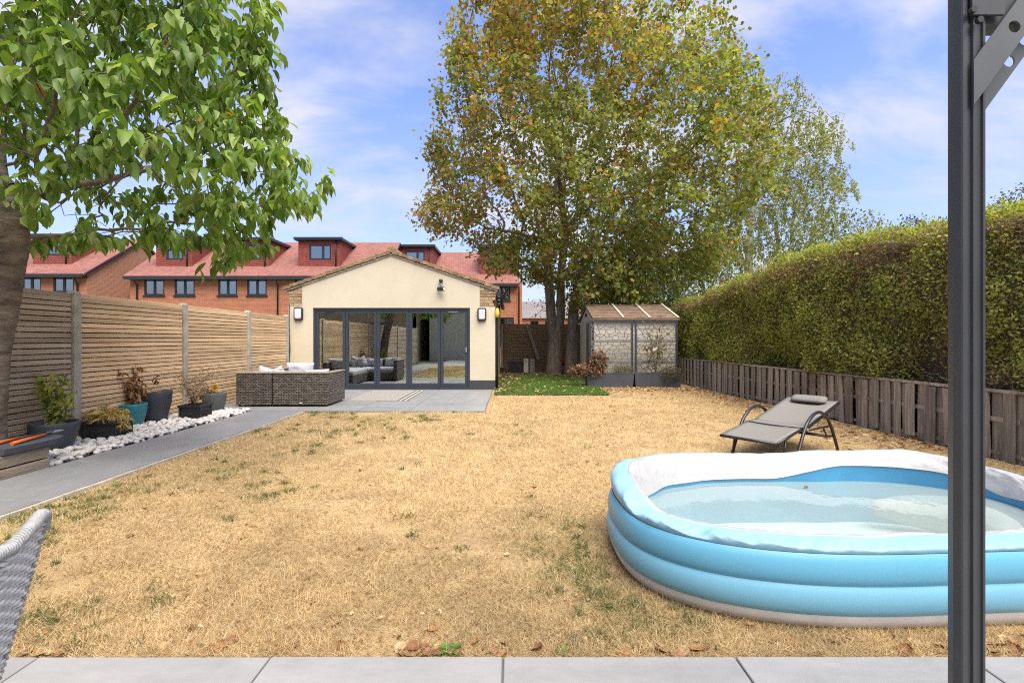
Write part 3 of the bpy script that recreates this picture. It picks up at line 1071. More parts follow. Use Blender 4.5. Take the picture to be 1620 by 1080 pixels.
fen = thing('slatted_fence', (fx_at(8), 8, 0), 'pine slatted fence with concrete posts along the left side of the garden', 'fence')
for y in posts_y:
    x = fx_at(y)
    b = MB()
    b.loft([[(x - 0.055 + d, y - 0.05 + d, z), (x + 0.055 - d, y - 0.05 + d, z), (x + 0.055 - d, y + 0.05 - d, z), (x - 0.055 + d, y + 0.05 - d, z)] for d, z in ((0, -0.1), (0, 1.815), (0.012, 1.835), (0.035, 1.842))], smooth=False)
    b.build('fence_post', M['concrete'], fen, bevel=0.006)
for k, (ya, yb) in enumerate(zip(posts_y[:-1], posts_y[1:])):
    n = 29
    L = yb - ya - 0.104
    xm = fx_at((ya + yb) / 2)
    bt = MB()
    for q in (0.02, 0.36, 0.67, 0.96):
        yy = ya + 0.052 + L * q
        bt.box(fx_at(yy) - 0.035, fx_at(yy) - 0.004, yy, yy + 0.035, 0.04, 1.79)
    pan = bt.build('fence_panel', M['slat_grey'] if k <= 3 else M['slat'], fen)
    pan['label'] = 'weathered grey-brown slatted panel' if k <= 3 else 'pale golden pine slatted panel'
    ms = MB()
    ms.cbox(-0.011, 0.011, 0, L, -0.0245, 0.0245, 0.003)
    me = ms.mesh('slat')
    me.materials.append(M['slat_grey'] if k <= 3 else M['slat'])
    rb = MB()
    for s in range(n - 1):
        z = 0.065 + (s + 0.5) * (1.735 / (n - 1))
        ya_, yb_ = ya + 0.052, yb - 0.052
        rb.loft([[(fx_at(y_) - 0.052, y_, z - 0.025), (fx_at(y_) - 0.037, y_, z - 0.025), (fx_at(y_) - 0.037, y_, z + 0.025), (fx_at(y_) - 0.052, y_, z + 0.025)] for y_ in (ya_, yb_)], smooth=False)
    stuff(rb.build('rear_slats', M['slat_grey'], pan))
    ang = -math.atan2(fx_at(yb) - fx_at(ya), yb - ya)
    for s in range(n):
        z = 0.065 + s * (1.735 / (n - 1)) + random.uniform(-0.002, 0.002)
        if s == n - 1:
            z -= 0.012
        inst('slat', me, pan, (fx_at(ya + 0.052) + 0.008 + random.uniform(-0.001, 0.001), ya + 0.052, z), (0, random.uniform(-0.02, 0.02), ang), (1, 1, random.uniform(0.94, 1.03)))

# ---------------------------------------------------------------- right low fence of upright boards
def rf_x(y):
    return 5.2 + (4.79 - 5.2) * (y - 1.5) / (13.9 - 1.5) + 0.02 * math.sin(y * 0.9)


low = thing('low_board_fence', (rf_x(8), 8, 0), 'low grey weathered fence of upright boards under the hedge', 'fence')
y = 14.1
k = 0
yend = 2.6
while y > yend:
    wd = random.choice((0.1, 0.115, 0.12, 0.135, 0.15)) * random.uniform(0.92, 1.08)
    front = (k % 2 == 0)
    x = rf_x(y) - (0.03 if front else -0.004) + random.uniform(-0.006, 0.006)
    h = 0.70 + random.uniform(-0.012, 0.006)
    tilt = random.gauss(0, 0.018)
    if random.random() < 0.12:
        tilt += random.choice((-0.06, 0.06))
    zb = 0.012 + (random.uniform(0.0, 0.05) if random.random() < 0.35 else 0)
    b = MB()
    rows = []
    for q in range(5):
        f = q / 4
        z = zb + (h - zb) * f
        yo = tilt * (z - h)
        wv = 0.003 * mnoise.noise((k * 3.1, z * 4, 0))
        e = random.uniform(-0.003, 0.003)
        rows.append([(x - 0.009 + wv, y - wd + yo + e, z), (x + 0.009 + wv, y - wd + yo + e, z), (x + 0.009 + wv, y + yo - e, z), (x - 0.009 + wv, y + yo - e, z)])
    b.loft([r[::-1] for r in rows], smooth=False)
    b.build('board', M['board'], low)
    y -= wd * (0.86 if random.random() < 0.75 else 1.12)
    k += 1
for za, zb_, tx, nm in ((0.705, 0.735, 0.05, 'cap_rail'), (0.40, 0.45, 0.02, 'rail'), (0.06, 0.10, 0.02, 'rail')):
    yy = 14.1
    seg = 0
    while yy > yend:
        y2 = max(yy - 1.84, yend)
        b = MB()
        xa, xb = rf_x(yy), rf_x(y2)
        dz = random.uniform(-0.004, 0.004)
        off = -0.013 + (0.0 if tx == 0.05 else 0.0)
        b.loft([[(xx + off - tx / 2 * (1 if tx == 0.05 else 0.28), y_, za + dz), (xx + off + tx / 2 * (1 if tx == 0.05 else 0.28), y_, za + dz), (xx + off + tx / 2 * (1 if tx == 0.05 else 0.28), y_, zb_ + dz), (xx + off - tx / 2 * (1 if tx == 0.05 else 0.28), y_, zb_ + dz)] for xx, y_ in ((xb, y2 + 0.004), (xa, yy - 0.004))], smooth=False)
        b.build(nm, M['board'], low)
        yy = y2
for yy in (14.0, 12.1, 10.25, 8.4, 6.55, 4.7, 2.86):
    b = MB()
    b.box(rf_x(yy) + 0.016, rf_x(yy) + 0.09, yy - 0.04, yy + 0.04, -0.05, 0.70)
    b.build('post', M['board'], low)

# ---------------------------------------------------------------- back fence with reed screening
bf = thing('reed_fence', (1.5, 18.4, 0), 'brown reed screening fence across the back beside the garage', 'fence')
cols = [[], [], []]
pan_x = [-0.35, 1.45, 3.25, 5.2]
for q in range(3):
    x0, x1 = pan_x[q], pan_x[q + 1]
    nz_, nx_ = 30, 24
    b = MB()
    P = []
    for iz in range(nz_ + 1):
        row = []
        z = 0.05 + 1.76 * iz / nz_
        for ix in range(nx_ + 1):
            x = x0 + 0.01 + (x1 - x0 - 0.02) * ix / nx_
            yo = 0.05 * mnoise.noise((x * 1.7, z * 1.2, q * 5)) + 0.012 * math.sin(iz * math.pi) + 0.012 * ((iz % 2) - 0.5) + 0.014 * ((ix % 4 == 0) - 0.5)
            row.append((x, 18.38 + yo, z + (0.012 * mnoise.noise((x * 6, 0, 3)) if iz == nz_ else 0)))
        P.append(row)
    b.loft(P, closed=False, caps=False, smooth=False)
    o = b.build('reed_panel', M['reed'], bf)
    so_ = o.modifiers.new('thick', 'SOLIDIFY')
    so_.thickness = 0.015
b = MB()
for x in pan_x:
    b2 = MB()
    b2.box(x - 0.05, x + 0.05, 18.42, 18.52, -0.05, 1.82)
    b2.build('post', M['board'], bf)
pl = px(833, 512, 18.2)
pe = px(852, 568, 18.0)
b = MB()
d = (pe - pl)
n_ = d.cross(Vector((0, 1, 0))).normalized() * 0.055
b.loft([[pl + n_, pl - n_, pl - n_ + Vector((0, 0.025, 0)), pl + n_ + Vector((0, 0.025, 0))], [pe + n_, pe - n_, pe - n_ + Vector((0, 0.025, 0)), pe + n_ + Vector((0, 0.025, 0))]], smooth=False)
b.build('brace_board', M['board'], bf)
b = MB()
b.box(-0.4, -0.33, 17.5, 18.4, 0, 1.8)
b.build('end_post', M['board'], bf)


# ---------------------------------------------------------------- trees, hedge, shrubs
M['bark'] = pm('grey_bark', (0.27, 0.21, 0.155), (0.12, 0.092, 0.068), 5, 0.95, 0.9, 18, stretch=(2.5, 2.5, 0.7), bdist=0.03, fine=0.2)
M['cherrybark'] = pm('cherry_bark', (0.23, 0.18, 0.14), (0.08, 0.06, 0.047), 4.5, 0.85, 1.0, 10, stretch=(1.2, 1.2, 3.0), bdist=0.02, fine=0.25)
M['birchbark'] = pm('birch_bark', (0.62, 0.59, 0.54), (0.12, 0.10, 0.085), 3, 0.85, 0.3, stretch=(1, 1, 3), lo=0.5, hi=0.68)
M['twig'] = pm('twig', (0.15, 0.10, 0.065), None, 6, 0.9)
M['leaf'] = leafmat('leaf', 0.55, 0.48)
M['leaf_gloss'] = leafmat('cherry_leaf', 0.45, 0.45, (1.3, 1.3, 0.45), 0.35)
M['drygrass'] = leafmat('dry_grass', 0.8, 0.25, (1.05, 0.98, 0.8), 0.2)
M['dryleaf'] = leafmat('dry_leaf', 0.75, 0.2, (1.1, 0.9, 0.6), 0.25)


def foliage(P, par, r, ch, rmax, per, spread, L, wr, cols, p, tm=LEAF4, hang=0.35, colf=None, gaps=0.0):
    k = np.where(r < rmax)[0]
    base = np.repeat(P[k], per, axis=0)
    pd = np.repeat(unit(P[k] - P[np.maximum(par[k], 0)] + 1e-6), per, axis=0)
    n = len(base)
    pos = base + rng.normal(0, spread, (n, 3))
    d = unit(rsph(n) + pd * 0.7 + np.array([0, 0, -hang * 2]))
    nr = unit(rsph(n) * 0.8 + np.array([0, 0, 1.0]))
    ll = L * rng.uniform(0.65, 1.25, n)
    if gaps:
        kp = (vnoise(pos, 0.75, 61) * 0.6 + vnoise(pos, 1.9, 62) * 0.4 + rng.normal(0, 0.05, n)) > gaps
        pos, d, nr, ll = pos[kp], d[kp], nr[kp], ll[kp]
        n = len(pos)
    V, T = cloud(tm, pos, d, nr, ll, ll * wr)
    col = palette(n, cols, p)
    if colf is not None:
        col = colf(pos, col)
    return V, T, rep(col, tm), pos


# --- big maple: three stems, crown filled branch by branch
mp_poly = [(652, 345), (690, 305), (672, 212), (700, 140), (706, 78), (735, -10), (790, -90), (880, -130), (975, -75), (1010, 5), (1062, 48), (1105, 24), (1150, 72), (1158, 120), (1200, 172),
           (1196, 232), (1222, 270), (1216, 318), (1170, 352), (1140, 395), (1110, 432), (1040, 470), (960, 478), (905, 462), (870, 470), (838, 440), (800, 432), (760, 425), (742, 400), (700, 372)]
TY = 17.0
A = np.concatenate([crown_points(mp_poly, 3300, TY, 4.2), crown_points([(880, 470), (915, 410), (990, 365), (1090, 350), (1150, 385), (1115, 440), (1050, 482), (960, 492), (900, 492)], 650, 16.6, 2.4)])
roots = [px(876, 591, 17.0), px(878, 540, 17.0), px(872, 500, 17.0), px(868, 440, 17.05), px(866, 380, 17.1), px(880, 545, 16.95), px(887, 500, 16.9), px(887, 440, 16.85), px(893, 380, 16.8),
         px(903, 591, 16.7), px(905, 540, 16.7), px(907, 490, 16.65), px(918, 440, 16.6), px(935, 395, 16.55)]
par0 = [-1, 0, 1, 2, 3, 1, 5, 6, 7, -1, 9, 10, 11, 12]
P, par = colonize(roots, par0, A, 0.34, 2.4, 0.38, droop=0.02)
r, ch = radii(P, par, 0.2, 0.005, 1.6)
r[:14] = [0.29, 0.24, 0.17, 0.155, 0.14, 0.16, 0.15, 0.14, 0.125, 0.24, 0.185, 0.175, 0.16, 0.14]
maple = thing('maple_tree', tuple(roots[0]), 'tall three-stemmed maple with green and orange leaves beside the garage', 'tree')
stem = r > 0.085
k = stem & (par >= 0)
V, T = tubes(P, np.where(k, par, -1), r, 12)
npmesh('trunk', V, T, None, M['bark'], maple, True)
V, T = tubes(P, np.where(~stem, par, -1), r, 5)
stuff(npmesh('branches', V, T, None, M['bark'], maple, True))


def mapcol(pos, col):
    n1 = vnoise(pos, 0.55, 1)
    n2 = vnoise(pos, 1.8, 2)
    bias = np.clip((pos[:, 2] - 3) / 14, 0, 1) * 0.42 - (pos[:, 0] - 1.5) * 0.035 - 0.03
    w = np.clip((n1 * 0.8 + n2 * 0.35 + bias - 0.55) * 2.3, 0.09, 0.54)
    o = palette(len(pos), [(0.46, 0.28, 0.085), (0.38, 0.22, 0.07), (0.50, 0.36, 0.12), (0.30, 0.18, 0.06)])
    pick = rng.random(len(pos)) < w
    col[pick] = o[pick]
    col = col * (0.72 + 0.56 * vnoise(pos, 1.3, 4))[:, None]
    return col


G_M = [(0.29, 0.325, 0.085), (0.215, 0.265, 0.07), (0.38, 0.39, 0.115), (0.15, 0.20, 0.055)]
V, T, cc, _ = foliage(P, par, r, ch, 0.03, 30, 0.165, 0.132, 0.85, G_M, [0.35, 0.3, 0.2, 0.15], MAPLE, colf=mapcol, gaps=0.43)
stuff(npmesh('crown', V, T, cc, M['leaf'], maple))

# --- birch behind the hedge: white stem, thin drooping twigs
bi_poly = [(1140, 330), (1165, 240), (1190, 160), (1215, 118), (1255, 130), (1272, 175), (1322, 190), (1318, 250), (1340, 290), (1330, 345), (1290, 380), (1240, 400), (1190, 405), (1140, 420), (1100, 410), (1110, 360)]
BY = 24.0
A = crown_points(bi_poly, 1500, BY, 2.6)
roots = [px(1182, 580, BY), px(1183, 500, BY), px(1184, 430, BY), px(1186, 380, BY), px(1192, 330, BY), px(1205, 270, BY), px(1216, 200, BY)]
P, par = colonize(roots, [-1, 0, 1, 2, 3, 4, 5], A, 0.4, 3.0, 0.5, droop=-0.1)
r, ch = radii(P, par, 0.12, 0.006, 1.6)
r[:7] = [0.25, 0.23, 0.21, 0.19, 0.13, 0.09, 0.05]
birch = thing('birch_tree', tuple(roots[0]), 'slender silver birch with drooping pale leaves behind the hedge', 'tree')
V, T = tubes(P, np.where(r > 0.04, par, -1), r, 8)
npmesh('trunk', V, T, None, M['birchbark'], birch, True)
V, T = tubes(P, np.where(r <= 0.04, par, -1), r, 4)
stuff(npmesh('branches', V, T, None, M['bark'], birch, True))
tips = np.where(r < 0.03)[0]
n = len(tips) * 40
base = np.repeat(P[tips], 40, axis=0)
hang = rng.random(n)[:, None]
shoot = np.repeat(rng.normal(0, 0.22, (len(tips), 3)), 40, axis=0)
pos = base + shoot * (0.4 + hang) + hang * np.array([0, 0, -0.85]) + rng.normal(0, 0.06, (n, 3))
ll = rng.uniform(0.075, 0.14, n)
V, T = cloud(LEAF4, pos, unit(rsph(n) + np.array([0, 0, -1.0])), rsph(n), ll, ll * 0.75)
cc = palette(n, [(0.33, 0.36, 0.14), (0.25, 0.285, 0.11), (0.42, 0.39, 0.16), (0.17, 0.19, 0.08)], [0.4, 0.3, 0.18, 0.12])
stuff(npmesh('crown', V, T, rep(cc, LEAF4), M['leaf'], birch))


# --- other trees and shrubs beyond the fences
def bush(name, label, cat, poly, Yc, depth, n, leaf, cols, p, seed_stem, per=9, step=0.4, group=None, kill=0.45, spread=0.18, trunk_r=0.14, twig_r=0.03):
    A = crown_points(poly, n, Yc, depth)
    b = Vector(seed_stem)
    top = A.mean(0)
    roots = [tuple(b), (b.x * 0.7 + top[0] * 0.3, b.y, b.z + (top[2] - b.z) * 0.35), (b.x * 0.4 + top[0] * 0.6, b.y, b.z + (top[2] - b.z) * 0.7)]
    P, par = colonize(roots, [-1, 0, 1], A, step, step * 7, kill)
    r, ch = radii(P, par, trunk_r * 0.6, 0.005, 1.6)
    r[:3] = [trunk_r, trunk_r * 0.85, trunk_r * 0.7]
    t = thing(name, tuple(b), label, cat, group)
    V, T = tubes(P, par, r, 5)
    npmesh('trunk', V, T, None, M['bark'], t, True)
    V, T, cc, _ = foliage(P, par, r, ch, twig_r, per, spread, leaf, 0.6, cols, p)
    stuff(npmesh('crown', V, T, cc, M['leaf'], t))


DK = [(0.11, 0.17, 0.042), (0.155, 0.215, 0.055), (0.21, 0.26, 0.07), (0.075, 0.12, 0.03)]
YG = [(0.20, 0.225, 0.05), (0.135, 0.165, 0.04), (0.27, 0.26, 0.07), (0.09, 0.115, 0.03)]
PQ = [0.3, 0.3, 0.2, 0.2]
bush('evergreen_tree', 'dense dark green tree behind the shed roof', 'tree', [(915, 500), (925, 440), (960, 405), (1010, 395), (1060, 410), (1085, 455), (1090, 500), (1060, 540), (930, 540)], 20.5, 1.6, 700, 0.15, DK, PQ, px(1000, 583, 20.5), 20, kill=0.35, spread=0.2)
bush('hazel_tree', 'yellow-green bushy tree between the shed and the birch', 'tree', [(1040, 470), (1060, 415), (1100, 395), (1150, 400), (1190, 410), (1200, 450), (1180, 500), (1060, 520)], 22.0, 1.5, 600, 0.15, YG, PQ, px(1110, 580, 22), 20, kill=0.38, spread=0.2)
bush('small_tree', 'thin leafy tree top showing above the hedge right of the birch', 'tree', [(1240, 430), (1255, 372), (1300, 348), (1345, 330), (1380, 345), (1400, 372), (1390, 420), (1300, 440)], 20.0, 1.2, 420, 0.12, YG, PQ, px(1320, 585, 20), 22, kill=0.4, spread=0.2, trunk_r=0.09, twig_r=0.1)
bush('small_tree', 'dark bluish sprig of a tree top poking above the hedge left of the gazebo post', 'tree', [(1405, 385), (1425, 352), (1437, 340), (1452, 352), (1470, 362), (1490, 345), (1500, 365), (1490, 390)], 12.0, 0.4, 140, 0.07, [(0.035, 0.06, 0.035), (0.05, 0.085, 0.04)], [0.5, 0.5], px(1450, 618, 12), 16, step=0.2, kill=0.2, spread=0.07, trunk_r=0.04, twig_r=0.03)
bush('small_tree', 'leafy sprig of a shrub above the hedge right of the gazebo post', 'tree', [(1575, 330), (1588, 300), (1597, 285), (1606, 300), (1640, 300), (1660, 340), (1600, 350)], 8.0, 0.3, 90, 0.05, [(0.06, 0.10, 0.03), (0.10, 0.14, 0.035)], [0.5, 0.5], px(1610, 659, 8), 14, step=0.15, kill=0.15, spread=0.05, trunk_r=0.04, twig_r=0.02)
bush('garden_shrub', 'small tree of reddish brown leaves between the back fence and the far house', 'shrub', [(925, 470), (905, 500), (840, 505), (838, 480), (850, 462), (880, 470), (900, 450)], 21.5, 0.8, 160, 0.11, [(0.20, 0.085, 0.03), (0.12, 0.06, 0.025), (0.12, 0.13, 0.035)], [0.4, 0.3, 0.3], px(890, 580, 21.5), 6, kill=0.4, trunk_r=0.06)

# --- clipped hedge
HL = 15.2
hedge = thing('clipped_hedge', (5.9, 8, 0), 'tall clipped green hedge with brown patches behind the low board fence', 'hedge')


def hedge_pt(u, s):
    """u along the garden (distance), s 0 foot of the face .. 1 edge of the back of the top"""
    y = u
    xf = rf_x(np.asarray(y)) if False else 5.2 - 0.41 * (y - 1.5) / 12.4
    z1 = 2.44 + 0.04 * np.sin(y * 0.9 + 0.6) + 0.012 * (9 - y) + 0.27 * np.clip((13.8 - y) / 5.0, 0, 1)
    rad = 0.32
    hf = z1 - rad - 0.45
    Lf = hf
    Lc = rad * math.pi / 2
    Lt = 1.05
    tot = Lf + Lc + Lt
    d = s * tot
    x = np.where(d < Lf, 0.0, np.where(d < Lf + Lc, rad - rad * np.cos((d - Lf) / rad), rad + (d - Lf - Lc)))
    z = np.where(d < Lf, 0.45 + d, np.where(d < Lf + Lc, z1 - rad + rad * np.sin(np.clip((d - Lf) / rad, 0, math.pi / 2)), z1))
    a = np.where(d < Lf, 0, np.where(d < Lf + Lc, (d - Lf) / rad, math.pi / 2))
    nrm = np.stack([-np.cos(a), np.zeros_like(a), np.sin(a)], 1)
    return np.stack([xf + 0.10 + x, y, z], 1), nrm, s, d / Lf


def hedge_bump(P):
    return 0.30 * (vnoise(P, 1.1, 9) - 0.5) + 0.20 * (vnoise(P, 3.2, 11) - 0.5)


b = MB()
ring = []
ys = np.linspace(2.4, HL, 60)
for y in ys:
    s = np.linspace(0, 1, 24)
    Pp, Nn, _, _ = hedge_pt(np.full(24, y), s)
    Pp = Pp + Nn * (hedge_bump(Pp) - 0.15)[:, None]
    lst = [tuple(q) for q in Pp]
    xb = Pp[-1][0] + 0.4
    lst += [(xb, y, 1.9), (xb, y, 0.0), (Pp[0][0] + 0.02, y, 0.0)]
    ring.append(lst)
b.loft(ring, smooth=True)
b.build('inner_twigs', pm('hedge_core', (0.14, 0.11, 0.065), (0.075, 0.06, 0.038), 14, 0.95, 0.9, 60, bdist=0.05), hedge)  # solid core in the brown of the twiggy interior between the leaves
n = 135000
u = 2.4 + (HL - 2.4) * rng.random(n) ** 1.25
s = rng.random(n) ** 1.05
s = np.where(rng.random(n) < 0.12, rng.uniform(0.5, 0.72, n), s)
Pp, Nn, sv, fv = hedge_pt(u, s)
bp_ = hedge_bump(Pp)
brown = vnoise(Pp, 0.9, 21) * 0.6 + vnoise(Pp, 2.6, 22) * 0.5
band = np.exp(-((fv - 1.06) / 0.16) ** 2) * 0.34 + np.exp(-((fv - 0.02) / 0.1) ** 2) * 0.12 + np.exp(-(((u - 5.6) / 0.9) ** 2 + ((fv - 0.1) / 0.17) ** 2)) * 0.6
bare = brown + band
keep = rng.random(n) > np.clip((bare - 0.70) * 2.6, 0, 0.8)
pos = Pp + Nn * (bp_ + rng.normal(-0.015, 0.045, n))[:, None]
pos += rng.normal(0, 0.02, (n, 3))
keep &= pos[:, 2] > 0.73
top = fv > 1.15
col = palette(n, [(0.37, 0.40, 0.09), (0.27, 0.32, 0.07), (0.47, 0.48, 0.13), (0.18, 0.22, 0.05)], [0.34, 0.3, 0.2, 0.16])
bro = palette(n, [(0.34, 0.22, 0.10), (0.27, 0.155, 0.075), (0.40, 0.28, 0.13)])
pk = rng.random(n) < np.clip((bare - 0.62) * 1.5, 0, 0.75)
col[pk] = bro[pk]
tipc = palette(n, [(0.40, 0.42, 0.09), (0.32, 0.38, 0.075)])
pk = top & (rng.random(n) < 0.65)
col[pk] = tipc[pk]
ll = rng.uniform(0.026, 0.058, n) * np.clip(0.75 + u * 0.035, 0.8, 1.3)
d = unit(rsph(n) + Nn * 0.55 + np.array([0, 0, 0.15]))
nr = unit(rsph(n) * 0.75 + Nn + np.array([0, 0, 0.5]))
V, T = cloud(LEAF4, pos[keep], d[keep], nr[keep], ll[keep], ll[keep] * 0.62)
stuff(npmesh('foliage', V, T, rep(col[keep], LEAF4), M['leaf'], hedge))
n = 15000
u = 2.4 + (HL - 2.4) * rng.random(n) ** 1.5
s = np.where(rng.random(n) < 0.5, rng.normal(0.56, 0.05, n), np.where(rng.random(n) < 0.5, rng.random(n) * 0.66, np.abs(rng.normal(0, 0.09, n))))
s = np.clip(s, 0, 0.8)
Pp, Nn, _, _ = hedge_pt(u, s)
pos = Pp + Nn * (hedge_bump(Pp) + rng.normal(-0.03, 0.03, n))[:, None]
ll = rng.uniform(0.06, 0.2, n)
V, T = cloud(BLADE, pos, unit(rsph(n) + Nn * 0.7 + np.array([0, 0, .5])), rsph(n), ll, rng.uniform(0.004, 0.008, n))
cc = palette(n, [(0.36, 0.26, 0.16), (0.26, 0.18, 0.11), (0.16, 0.115, 0.075)])
stuff(npmesh('bare_twigs', V, T, rep(cc, BLADE), M['dryleaf'], hedge))

k_ = 420
u = 2.6 + (HL - 2.6) * rng.random(k_) ** 1.2
Pp, Nn, _, _ = hedge_pt(u, rng.uniform(0.6, 0.85, k_))
Pp = Pp + Nn * hedge_bump(Pp)[:, None]
dr = unit(Nn + rng.normal(0, 0.35, (k_, 3)) + np.array([0, 0, 0.6]))
hh = rng.uniform(0.04, 0.2, k_)
m_ = 9
f_ = np.tile(np.linspace(0.1, 1, m_), k_)
pos = np.repeat(Pp, m_, 0) + np.repeat(dr * hh[:, None], m_, 0) * f_[:, None] + rng.normal(0, 0.008, (k_ * m_, 3))
n = len(pos)
ll = rng.uniform(0.03, 0.055, n)
V, T = cloud(LEAF4, pos, unit(rsph(n) + np.array([0, 0, 0.6])), rsph(n), ll, ll * 0.6)
stuff(npmesh('stray_shoots', V, T, rep(palette(n, [(0.36, 0.40, 0.09), (0.26, 0.32, 0.07), (0.17, 0.22, 0.05)]), LEAF4), M['leaf'], hedge))

# --- cherry tree at the left, large drooping leaves
CY = 4.75
ch_poly = [(-330, 120), (-260, -160), (-60, -330), (160, -330), (330, -200), (400, -40), (430, 50), (446, 105), (440, 165), (452, 195), (462, 235), (505, 250), (534, 262), (530, 285), (505, 320), (462, 338), (425, 360), (405, 395),
           (372, 415), (345, 430), (315, 408), (290, 375), (235, 382), (185, 400), (150, 392), (110, 372), (60, 380), (-60, 390), (-200, 330)]
A = crown_points(ch_poly, 2600, CY, 1.75)
A[:, 1] = np.where(A[:, 1] > CY, CY + (A[:, 1] - CY) * 0.85, A[:, 1])
roots = [(-5.11, 4.75, 0.0), (-5.09, 4.75, 0.5), (-5.03, 4.75, 1.1), (-4.93, 4.74, 1.7), (-4.84, 4.72, 2.2), (-4.80, 4.7, 2.5)]
P, par = colonize(roots, [-1, 0, 1, 2, 3, 4], A, 0.13, 1.0, 0.18, droop=0.04)
r, ch = radii(P, par, 0.085, 0.003, 1.55)
r[:6] = [0.165, 0.15, 0.148, 0.155, 0.165, 0.145]
cherry = thing('cherry_tree', roots[0], 'cherry tree with large green leaves and a ringed grey trunk at the left edge', 'tree')
# smooth trunk with knots
b = MB()
rings = []
ctr = np.array(roots)
zs = np.linspace(0, 2.52, 90)
for z in zs:
    cx = np.interp(z, ctr[:, 2], ctr[:, 0])
    cy = np.interp(z, ctr[:, 2], ctr[:, 1])
    rr = np.interp(z, ctr[:, 2], r[:6]) + 0.05 * math.exp(-z / 0.18)
    rg = []
    for q in range(40):
        a = 2 * math.pi * q / 40
        nn = mnoise.noise((math.cos(a) * 1.6, math.sin(a) * 1.6, z * 2.2)) * 0.018 + mnoise.noise((math.cos(a) * 5, math.sin(a) * 5, z * 22)) * 0.006
        rg.append((cx + (rr + nn) * math.cos(a), cy + (rr + nn) * math.sin(a), z))
    rings.append(rg)
b.loft(rings)
b.build('trunk', M['cherrybark'], cherry)
V, T = tubes(P, np.where(np.arange(len(P)) > 5, par, -1), r, 7)
npmesh('branches', V, T, None, M['cherrybark'], cherry, True)
# shoots of hanging leaves
tip = np.where(r < 0.009)[0]
tip = tip[tip > 5]
per = 9
base = np.repeat(P[tip], per, axis=0)
pd = np.repeat(unit(P[tip] - P[par[tip]]), per, axis=0)
n = len(base)
pos = base + pd * rng.uniform(-0.07, 0.07, (n, 1)) + rng.normal(0, 0.045, (n, 3))
side = rsph(n)
side[:, 2] *= 0.3
d = unit(side * 0.75 + pd * 0.35 + np.array([0, 0, -0.75]))
nr = unit(side * 0.9 + np.array([0, 0, 0.75]) + rsph(n) * 0.3)
ll = rng.uniform(0.085, 0.165, n)
wd = ll * rng.uniform(0.40, 0.54, n)
kc = (vnoise(pos, 1.7, 71) * 0.55 + vnoise(pos, 4.2, 72) * 0.45) > 0.415
pos, d, nr, ll, wd = pos[kc], d[kc], nr[kc], ll[kc], wd[kc]
n = len(pos)
col = palette(n, [(0.22, 0.33, 0.07), (0.165, 0.27, 0.058), (0.28, 0.385, 0.095), (0.115, 0.20, 0.048), (0.36, 0.44, 0.17)], [0.34, 0.27, 0.2, 0.12, 0.07])
odd = rng.random(n) < 0.004
col[odd] = (0.42, 0.2, 0.05)
# sub-shoots hanging below the crown edge
pxx = CX + F * pos[:, 0] / pos[:, 1]
pyy = HY + F * (CH - pos[:, 2]) / pos[:, 1]
seen = (pxx > 5) & (pxx < 560) & (pyy > 5) & (pyy < 480)
score = np.where(seen, ll / pos[:, 1] * (1 + 0.8 * (pos[:, 1] < 4.2)), 0)
big = np.argsort(-score)[:300]
rest = np.ones(n, bool)
rest[big] = False
V, T = cloud(LEAF10, pos[rest], d[rest], nr[rest], ll[rest], wd[rest], ll[rest] * rng.uniform(0.2, 1.7, int(rest.sum())))
crown = stuff(npmesh('crown', V, T, rep(col[rest], LEAF10), M['leaf_gloss'], cherry, True))
variants = []
for q in range(10):
    tv = LEAF10[0].copy()
    tv[:, 2] *= 0.3 + 0.15 * q
    tv[:, 1] *= 0.5 * 1.04
    me = bpy.data.meshes.new('leaf')
    me.from_pydata([tuple(x) for x in tv], [], [tuple(int(i) for i in f) for f in LEAF10[1]])
    me.polygons.foreach_set('use_smooth', [True] * len(me.polygons))
    a_ = me.color_attributes.new('Col', 'FLOAT_COLOR', 'POINT')
    c = np.ones((10, 4), np.float32)
    c[:, :3] = [(0.22, 0.33, 0.07), (0.165, 0.27, 0.058), (0.28, 0.385, 0.095), (0.13, 0.22, 0.05), (0.24, 0.345, 0.075), (0.19, 0.295, 0.06), (0.36, 0.44, 0.17), (0.15, 0.25, 0.052), (0.25, 0.36, 0.08), (0.20, 0.30, 0.09)][q]
    a_.data.foreach_set('color', c.ravel())
    me.materials.append(M['leaf_gloss'])
    variants.append(me)
du = unit(d)
su = unit(np.cross(nr, du))
nu = np.cross(du, su)
for i, q in enumerate(big):
    o = bpy.data.objects.new('leaf', variants[i % 10])
    C.objects.link(o)
    put(o, crown)
    m3 = Matrix((du[q], su[q], nu[q])).transposed().to_4x4()
    o.matrix_basis = Matrix.Translation(pos[q]) @ m3 @ Matrix.Diagonal((ll[q], ll[q] * 1.05, ll[q], 1))


# ---------------------------------------------------------------- shed, screens, planters at the back right
M['shedcream'] = pm('shed_cream', (0.66, 0.60, 0.49), (0.54, 0.48, 0.37), 3, 0.6, fine=0.06)
M['shedbrown'] = pm('shed_brown', (0.17, 0.115, 0.075), None, 3, 0.6)
M['shedroof'] = pm('shed_roof', (0.30, 0.20, 0.13), (0.15, 0.10, 0.065), 5, 0.9, 0.9, 20, stretch=(0.8, 1, 5), fine=0.25, bdist=0.02)
M['screen'] = pm('screen_grey', (0.17, 0.17, 0.168), None, 4, 0.6)
M['planter'] = pm('planter_grey', (0.07, 0.08, 0.095), (0.055, 0.062, 0.075), 4, 0.7)
SY0, SY1, SRY = 13.6, 16.4, 15.0
SX0, SX1 = 2.27, 4.52
shed = thing('garden_shed', (3.4, 15, 0), 'cream plastic garden shed with a brown ribbed roof behind grey screens', 'shed')
b = MB()
nb = 13
